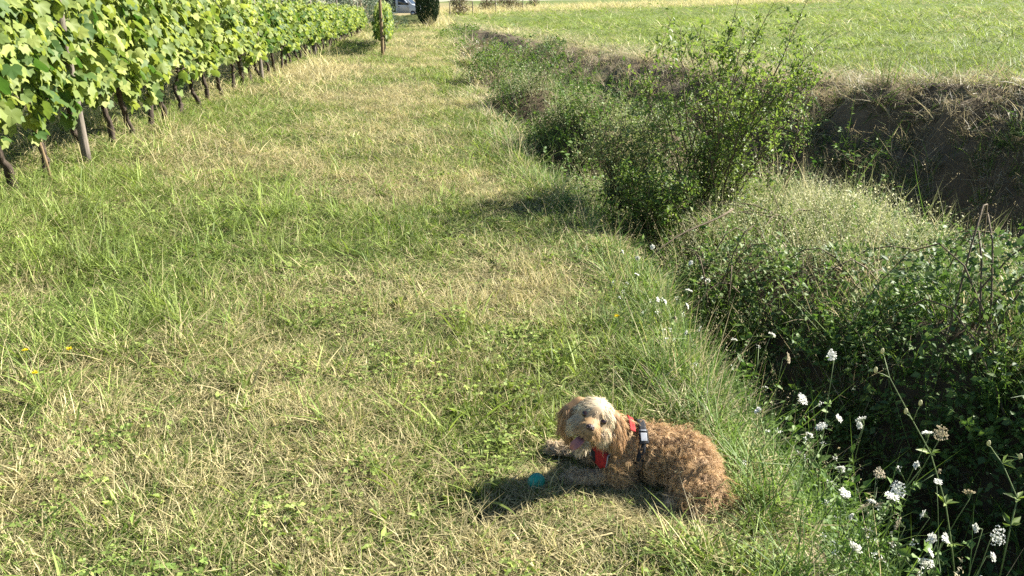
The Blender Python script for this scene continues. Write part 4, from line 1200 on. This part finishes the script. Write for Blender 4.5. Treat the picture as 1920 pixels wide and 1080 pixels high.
    for k in range(K):
        off = rng.normal(0, 1, (n, 2)) * .0042
        rt = LP + side * off[:, :1] + flow * off[:, 1:] * .8 - LN * .003
        lk_ = L * rng.uniform(.75, 1.1, n)
        jit = rng.normal(0, .25, n); wd = rng.uniform(.0010, .0018, n)
        prev = None
        for j, tt in enumerate(t):
            out = lift * np.sin(tt * 1.35) * .85; alo = (1 - lift) * tt + .45 * tt * tt
            ang = ph + jit + sg * turns * 2 * np.pi * tt
            amp = curl * np.sin(np.pi * min(1, tt * 1.25) * .5)
            conv = 1 - .55 * tt      # strands of a lock draw together
            P = LP + (rt - LP) * conv + LN * (lk_ * out)[:, None] + flow * (lk_ * alo)[:, None] + np.array([0, 0, -1.]) * (lk_ * .12 * tt * tt)[:, None]
            P = P + side * (amp * np.cos(ang))[:, None] + LN * (amp * np.sin(ang))[:, None]
            w = wd * (1.0 - .75 * tt ** 2)
            wdir = side * np.cos(ph + k)[:, None] + flow * np.sin(ph + k)[:, None] * .6 + LN * .35
            Vs[:, k, j, 0] = P - wdir * (w * .5)[:, None]; Vs[:, k, j, 1] = P + wdir * (w * .5)[:, None]
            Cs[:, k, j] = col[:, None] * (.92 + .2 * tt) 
    lockv = rng.uniform(.62, 1.3, n)[:, None, None, None, None] * (1 + rng.normal(0, .08, (n, K, 1, 1, 1)))
    warm = rng.normal(0, .05, n)[:, None, None, None]
    Cs = Cs * lockv; Cs[..., 2] *= 1 + warm; Cs = np.clip(Cs, 0, .85)
    per = 2 * (S_ + 1); F = []
    for j in range(S_):
        b = 2 * j; F += [(b, b + 1, b + 3), (b, b + 3, b + 2)]
    F = (np.array(F)[None] + (np.arange(n * K) * per)[:, None, None]).reshape(-1, 3)
    Vf = Vs.reshape(-1, 3); Vf[:, 2] = np.maximum(Vf[:, 2], base[2] + .004)
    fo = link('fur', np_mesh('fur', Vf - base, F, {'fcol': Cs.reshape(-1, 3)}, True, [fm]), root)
    fo['kind'] = 'stuff'
    TRIS['fur'] = len(F)
    # ---- face
    eye_m = plain_mat('dog_eye', (.022, .010, .006), .07, 0, .3, 30, 0, .8)
    nose_m = plain_mat('dog_nose', (.060, .030, .022), .38, 0, .4, 220, .5, .6)
    tongue_m = plain_mat('dog_tongue', (.34, .13, .115), .42, 0, .25, 60, .2, .5)
    mouth_m = plain_mat('dog_mouth', (.045, .018, .014), .5, 0, .3, 60)
    tooth_m = plain_mat('dog_tooth', (.72, .66, .52), .35, 0, .15, 60)
    FR = np.stack([r, u, f], 1)
    for e in eyes:
        m_ = MB(); m_.ball(e - base, (.0118, .0105, .009), 16, 10, rot=FR); m_.build('eye', eye_m, root)
    m_ = MB(); m_.ball(nose - base, (.0145, .0110, .0105), 16, 10, rot=FR)
    for s in (-1, 1): m_.ball(hd(s * .008, -.024, .116) - base, (.006, .005, .006), 10, 6, rot=FR)
    m_.build('nose', nose_m, root)
    m_ = MB(); m_.ball(hd(-.004, -.056, .074) - base, (.021, .017, .017), 14, 8, rot=FR); m_.build('mouth', mouth_m, root)
    m_ = MB()
    for k in range(7):
        aa = -1.2 + .4 * k; m_.ball(hd(-.002 + .017 * math.sin(aa), -.070 + .002 * math.cos(aa), .066 + .019 * math.cos(aa)) - base, (.0026, .0036, .0026), 6, 4, rot=FR)
    m_.build('teeth', tooth_m, root)
    # tongue lolling out at the left corner
    tp = np.array([hd(-.006, -.062, .062), hd(-.012, -.066, .088), hd(-.018, -.078, .098), hd(-.023, -.093, .099), hd(-.026, -.106, .095)])
    tw = np.array([.013, .016, .018, .018, .010]); Vt = []; Ft = []
    for i in range(5):
        for j, s in enumerate(np.linspace(-1, 1, 5)):
            Vt.append(tp[i] + r * s * tw[i] + (f * .005 + u * .002) * (abs(s) - .6))
    for i in range(4):
        for j in range(4): Ft.append((i * 5 + j, i * 5 + j + 1, (i + 1) * 5 + j + 1, (i + 1) * 5 + j))
    m_ = MB(); m_.add(np.array(Vt) - base, Ft); to_ = m_.build('tongue', tongue_m, root)
    sd = to_.modifiers.new('s', 'SOLIDIFY'); sd.thickness = .005
    sb = to_.modifiers.new('sub', 'SUBSURF'); sb.levels = 2; sb.render_levels = 2
    # ---- harness: bands laid over the coat
    red = plain_mat('harness_red_mesh', (.40, .020, .020), .75, 0, .35, 400, .3, .3)
    blk = plain_mat('harness_black_webbing', (.018, .020, .024), .7, 0, .4, 300, .3, .3)
    grey = plain_mat('harness_grey_piping', (.34, .33, .33), .6, 0, .2, 200)
    silver = plain_mat('buckle_pale_plastic', (.45, .46, .48), .3, 0, .25, 40, 0, .6)
    def skin(origin, d, off):
        o_ = Vector(origin); d_ = Vector(nrm(d)); start = o_ + d_ * .4
        hit = bvh.ray_cast(start, -d_, .6)
        pt = np.array(hit[0]) if hit[0] is not None else np.array(o_ + d_ * .09)
        return pt + np.array(d_) * off
    def band(centres, dirs, half, axis_, off, name, mat, parent, closed=False, th=.003):
        rows = []
        for c_, d_, h_ in zip(centres, dirs, half):
            row = [skin(np.asarray(c_) + np.asarray(axis_) * s * h_, d_, off) for s in np.linspace(-1, 1, 5)]
            rows.append(row)
        A = np.array(rows)
        for _ in range(3):      # ease the band
            B = A.copy(); B[1:-1] = .5 * A[1:-1] + .25 * (A[:-2] + A[2:]); A = B
        nr = len(A); Fb = [(i * 5 + j, i * 5 + j + 1, (i + 1) * 5 + j + 1, (i + 1) * 5 + j) for i in range(nr - 1) for j in range(4)]
        m_ = MB(); m_.add(A.reshape(-1, 3) - base, Fb); ob = m_.build(name, mat, parent)
        sd = ob.modifiers.new('s', 'SOLIDIFY'); sd.thickness = th; sd.offset = 1
        return ob, A
    hn = link('harness', None, root)
    angs = np.linspace(R(-50), R(200), 40)
    cen = [(.437 + .018 * math.sin(t_), 2.42, .110) for t_ in angs]
    dirs = [(.02, -math.cos(t_), math.sin(t_)) for t_ in angs]
    band(cen, dirs, [.0125] * 40, (1, 0, 0), .016, 'girth_strap', blk, hn)
    # red breast panel below the chin, round the front of the chest
    angs = np.linspace(R(-26), R(58), 20)
    cen = [(.368 - .02 * math.cos(t_), 2.42, .105) for t_ in angs]
    dirs = [(-.62, -.78 * math.cos(t_) , math.sin(t_) * .9 + .05) for t_ in angs]
    _, A = band(cen, dirs, [.046 - .012 * abs(math.sin(t_)) for t_ in angs], nrm((.78, -.62, 0)), .020, 'breast_panel', red, hn)
    for col_, nm in ((4, 'piping'), (0, 'piping')):
        m_ = MB(); m_.tube(A[:, col_] + np.array([0, -.003, .002]) - base, .0022, 6); m_.build(nm, grey, hn)
    # black lower edge of the panel with its small pale stitched mark
    angs = np.linspace(R(-12), R(30), 12)
    cen = [(.352, 2.425, .095)] * 12; dirs = [(-.86, -.5 * math.cos(t_), math.sin(t_) * .7) for t_ in angs]
    _, A2 = band(cen, dirs, [.022] * 12, nrm((.5, -.86, 0)), .020, 'chest_strap', blk, hn)
    mid = A2[6, 2] + nrm((-.86, -.5, .1)) * .006
    m_ = MB(); an = np.linspace(0, 2 * np.pi, 13); m_.tube([mid + nrm((.5, -.86, 0)) * .003 * math.cos(q_) + np.array([0, 0, 1]) * .007 * math.sin(q_) - base for q_ in an], .0009, 4); m_.build('stitched_mark', grey, hn)
    # red loop over the withers
    angs = np.linspace(R(58), R(140), 20)
    cen = [(.422, 2.42, .125)] * 20; dirs = [(-.04, -math.cos(t_), math.sin(t_)) for t_ in angs]
    band(cen, dirs, [.010] * 20, (1, 0, 0), .022, 'neck_strap', red, hn)
    # buckle on the girth strap
    bp = skin((.452, 2.42, .110), (.02, -math.cos(R(52)), math.sin(R(52))), .024)
    n_ = nrm((.02, -math.cos(R(52)), math.sin(R(52)))); t1 = nrm(np.cross((1, 0, 0), n_)); x1 = np.cross(t1, n_)
    RB = np.stack([x1, t1, n_], 1)
    m_ = MB(); m_.box(bp - base, (.016, .026, .004), RB); bo = m_.build('buckle', blk, hn, smooth=False)
    b_ = bo.modifiers.new('b', 'BEVEL'); b_.width = .003; b_.segments = 3
    m_ = MB(); m_.box(bp + n_ * .0045 + t1 * .003 - base, (.0105, .015, .0025), RB)
    m_.box(bp + n_ * .0045 - t1 * .021 - base, (.0105, .0022, .0025), RB); bo = m_.build('buckle_plate', silver, hn, smooth=False)
    b_ = bo.modifiers.new('b', 'BEVEL'); b_.width = .0015; b_.segments = 2
dog()

# ------------------------------------------------------------------ the ball
def ball():
    c = np.array(at(1006, 896, 2.335)); c[2] = float(H(c[0], c[1])) + .024
    teal = plain_mat('ball_teal_rubber', (.015, .30, .22), .5, 0, .3, 30, .1, .4)
    t = thing('ball', 'small teal rubber ball in the shadow beside the dog', 'ball', tuple(c))
    m_ = MB(); m_.ball((0, 0, 0), (.029, .029, .029), 28, 18); m_.build('shell', teal, t)
    an = np.linspace(0, 2 * np.pi, 33)
    m_ = MB(); m_.tube([(.0288 * math.cos(q), .0288 * math.sin(q), 0) for q in an], .0024, 6, cap=False); m_.build('ridge', teal, t, rot=(R(70), R(25), 0))
    m_ = MB(); m_.tube([(.0288 * math.cos(q), .0288 * math.sin(q), 0) for q in an], .0024, 6, cap=False); m_.build('ridge', teal, t, rot=(R(20), R(75), 0))
ball()

#DOGEND
# ------------------------------------------------------------------ wild flowers
M['petal'] = leaf_mat('white_floret', (.72, .71, .62), (.86, .85, .78), .35, .6, .2)
M['tan'] = leaf_mat('faded_floret', (.36, .30, .19), (.55, .48, .34), .25, .7, .2)
M['yellow'] = leaf_mat('yellow_petal', (.75, .55, .02), (.85, .68, .03), .25, .6, .2)
def stand(px, py, want, y_hi=4.8, ztop=None):
    """walk towards the camera until a head at that pixel has the wanted height"""
    best = None
    for Yd in np.arange(y_hi, 1.25, -.02):
        p = at(px, py, Yd); g = float(H(p[0], p[1])); d = abs(p[2] - (g + want if ztop is None else ztop))
        if best is None or d < best[0]: best = (d, p, g)
    return best[1], best[2]
def umbel(name, label, px, py, want, rad, mat, group, up=.9, y_hi=4.8, leafy=True):
    p, g = stand(px, py, want, y_hi, max(.16, want - .14))
    b = np.array([p[0] + rng.uniform(-.10, .06), p[1] + rng.uniform(-.06, .10), 0]); b[2] = float(H(b[0], b[1])) - .03
    p = np.array(p)
    t = thing(name, label, 'flower', tuple(b), 0, group)
    q = p - b; u = np.linspace(0, 1, 9)[:, None]
    bow = rng.normal(0, .05, 3) * np.linalg.norm(q); bow[2] = 0
    st = q * u + bow * np.sin(u * np.pi)
    m_ = MB(); m_.tube(st, np.linspace(.0019, .0010, 9), 5)
    side = []
    for k in range(rng.integers(1, 3)):      # side shoots
        i = rng.integers(3, 7); d = rng.normal(0, .06, 3); d[2] = rng.uniform(.03, .10)
        m_.tube([st[i], st[i] + d * .6, st[i] + d], [.0014, .0012, .0008], 4); side.append(st[i] + d)
    ax = nrm(st[-1] - st[-2] + rng.normal(0, .25, 3)); ax[2] = abs(ax[2])
    a_ = nrm(np.cross(ax, (1, 0, .2))); b2 = np.cross(ax, a_)
    nr = 15; fl, fd = [], []
    tips = []
    for k in range(nr):
        rr = rad * math.sqrt((k + .5) / nr); th = k * 2.4
        tip = st[-1] + ax * (.018 + .12 * rad * (1 - (rr / rad) ** 2)) + (a_ * math.cos(th) + b2 * math.sin(th)) * rr
        m_.tube([st[-1], (st[-1] + tip) / 2 + ax * .002, tip], [.0007, .0006, .0005], 3, cap=False); tips.append(tip)
    m_.build('stem', M['greenstem'], t)
    for tip in tips:
        for _ in range(9):
            v = rng.normal(0, 1, 3); v /= np.linalg.norm(v)
            fl.append(tip + (a_ * v[0] + b2 * v[1]) * rad * .24 + ax * v[2] * .002); fd.append(a_ * v[0] + b2 * v[1] + ax * rng.uniform(-.1, .5))
    for s_ in side:
        for _ in range(10):
            v = rng.normal(0, 1, 3); fl.append(s_ + v * .003); fd.append(v + np.array([0, 0, .5]))
    V, F, d, l = leaflets(np.array(fl), np.array(fd), (.004, .0075), (2, 2), (0, 1), .8, .1, up=ax * 2)
    link('flower_head', np_mesh('flower_head', V, F, {'lv': l}, False, [mat]), t)['kind'] = 'stuff'
    if leafy:
        lp, ld = [], []
        for k in range(26):
            i = rng.integers(1, 6); lp.append(st[i] + rng.normal(0, .02, 3)); ld.append(rng.normal(0, 1, 3))
        V, F, d, l = leaflets(np.array(lp), np.array(ld), (.014, .03), (2, 2), (0, 1), .3, .2)
        link('leaves', np_mesh('leaves', V, F, {'lv': l}, False, [M['weed']]), t)['kind'] = 'stuff'

WF = 'white umbel flowers along the ditch'
FL = [
    (1565, 667, .62, .024, 'petal', 'white umbel on a bent stalk, alone against the dark ditch'),
    (1497, 752, .55, .026, 'petal', 'white domed umbel left of a curved bare stalk'),
    (1428, 777, .50, .017, 'petal', 'small white flower at the edge of the long green grass'),
    (1563, 789, .50, .016, 'petal', 'tiny white umbel seen edge on between two taller ones'),
    (1545, 808, .52, .026, 'petal', 'flat white umbel leaning right, middle of the flower group'),
    (1620, 796, .50, .024, 'petal', 'flat white umbel nodding right above the flower group'),
    (1740, 823, .52, .022, 'petal', 'white umbel left of a tall tan seed head'),
    (1770, 810, .56, .032, 'tan', 'wide tan seed head on the tallest stalk at right'),
    (1643, 890, .46, .024, 'tan', 'round tan seed head above the two large white umbels'),
    (1678, 917, .42, .034, 'petal', 'large white umbel, upper of the touching pair'),
    (1669, 941, .40, .028, 'petal', 'white umbel, lower of the touching pair'),
    (1578, 933, .42, .026, 'petal', 'rounded white umbel near the lit green grass'),
    (1627, 962, .38, .032, 'tan', 'wide cream seed head below the touching white pair'),
    (1655, 958, .38, .024, 'tan', 'cream umbel just right of the wide cream seed head'),
    (1743, 971, .36, .018, 'petal', 'small ragged white flower right of the seed heads'),
    (1697, 988, .36, .024, 'tan', 'brownish umbel low in the flower group'),
    (1757, 1015, .34, .022, 'petal', 'ragged white flower low at the right'),
    (1597, 1034, .34, .024, 'petal', 'white umbel lowest at the left of the flower group'),
    (1735, 1067, .30, .030, 'petal', 'white umbel touching the bottom frame edge'),
    (1860, 1003, .36, .040, 'petal', 'biggest white umbel at the lower right'),
    (1727, 878, .44, .014, 'petal', 'single small white bud flower on an arching stalk'),
    (1818, 935, .42, .022, 'tan', 'cream flower cluster beside the leafy green stalk'),
    (1468, 672, .58, .024, 'tan', 'loose cream flower head at the top of the lit grass'),
    (1290, 552, .50, .022, 'petal', 'white umbel in front of the dark hollow, upper one'),
    (1281, 576, .48, .018, 'petal', 'white umbel in front of the dark hollow, lower one'),
    (1443, 635, .55, .018, 'petal', 'thin stalked white flower above the dark trough'),
    (1161, 475, .55, .015, 'petal', 'leftmost tiny white flower near the dead branch'),
    (1197, 488, .52, .013, 'petal', 'tiny white flower just left of the dark hollow'),
    (1226, 464, .58, .015, 'petal', 'highest tiny white flower beside the dead branch'),
    (1191, 521, .50, .014, 'petal', 'lowest tiny white flower left of the dark hollow'),
    (1258, 596, .42, .014, 'tan', 'small cream flower below the white pair at the hollow'),
]
for (px, py, w, rad, mt, lab) in FL:
    umbel('wild_carrot', lab, px, py, w, rad * .58, M[mt], WF, y_hi=(7.0 if py < 620 else 4.6))
for k in range(18):
    tt = rng.random(); py = 470 + 590 * tt; px = np.interp(py, [470, 640, 800, 1060], [1190, 1330, 1480, 1640]) + rng.uniform(-40, 130 + 160 * tt)
    umbel('wild_carrot', 'tiny white flower scattered among the grass along the ditch edge', px, py, .5 - .15 * tt, .008, M['petal'], 'tiny flowers along the ditch edge', y_hi=7.0, leafy=False)
for (px, py, lab) in ((48, 657, 'yellow flower nearest the left frame edge, upper one'), (130, 655, 'yellow flower furthest right of the three at left'), (65, 700, 'lowest of the yellow flowers at the left'), (1156, 593, 'lone yellow flower in the long grass by the ditch')):
    p, g = stand(px, py, .16, 5.5); p = np.array(p); b = np.array([p[0] + .02, p[1] + .01, g])
    t = thing('yellow_flower', lab, 'flower', tuple(b), 0, 'yellow flowers in the grass')
    m_ = MB(); q = p - b; m_.tube([(0, 0, -.01), q * .5 + np.array([.01, 0, 0]), q], [.0016, .0014, .0012], 5); m_.build('stem', M['greenstem'], t)
    th = np.arange(26) * 2.4; k = np.arange(26) / 26
    d = np.stack([np.cos(th), np.sin(th), 1.1 - 1.0 * k], 1)
    V, F, dd, l = leaflets(np.tile(q, (26, 1)), d, (.012, .018), (2, 2), (0, 1), .4, .1)
    link('petals', np_mesh('petals', V, F, {'lv': l}, False, [M['yellow']]), t)['kind'] = 'stuff'
# a tall bare stalk with buds and a leafy whorl, and one at the right edge
def campion(label, base_px, pts_px, Yd, heads):
    P = [np.array(at(px, py, Yd + .05 * i)) for i, (px, py) in enumerate(pts_px)]
    b = P[0].copy(); b[2] = min(b[2], float(H(b[0], b[1])))
    t = thing('campion_plant', label, 'plant', tuple(b), 0, 'tall budding plants')
    m_ = MB(); m_.tube(np.array(P) - b, np.linspace(.0024, .0013, len(P)), 6)
    for (i, dx, dz) in heads: m_.tube([P[i] - b, P[i] - b + np.array([dx * .5, 0, dz * .65]), P[i] - b + np.array([dx, 0, dz])], [.0016, .0013, .001], 4)
    m_.build('stem', M['greenstem'], t)
    for (i, dx, dz) in heads:
        c = P[i] - b + np.array([dx, 0, dz + .008])
        m_ = MB(); m_.ball(c, (.006, .006, .011), 8, 6, a=.7); m_.build('bud', M['froth'], t)
    for i in (1, 2, 3):
        if i < len(P) - 1:
            n = 6; th = rng.uniform(0, 6.28, n)
            V, F, d, l = leaflets(np.tile(P[i] - b, (n, 1)), np.stack([np.cos(th), np.sin(th), 0 * th + .4], 1), (.03, .055), (2, 2), (.3, 1), .35, .3)
            link('whorl', np_mesh('whorl', V, F, {'lv': l}, False, [M['shrub']]), t)
campion('tall pale stalk with pointed buds leaning left over the dark trough', None, [(1792, 1100), (1784, 1020), (1773, 945), (1745, 850), (1712, 790), (1668, 708), (1658, 670)], 2.05, [(4, -.03, .03), (4, .012, .06), (5, -.05, .02), (6, -.01, .015)])
campion('leafy budding stalk at the lower right frame edge', None, [(1872, 1095), (1895, 985), (1908, 935), (1880, 870), (1862, 845)], 2.0, [(3, .05, .02), (4, -.02, .02), (2, .04, .05)])
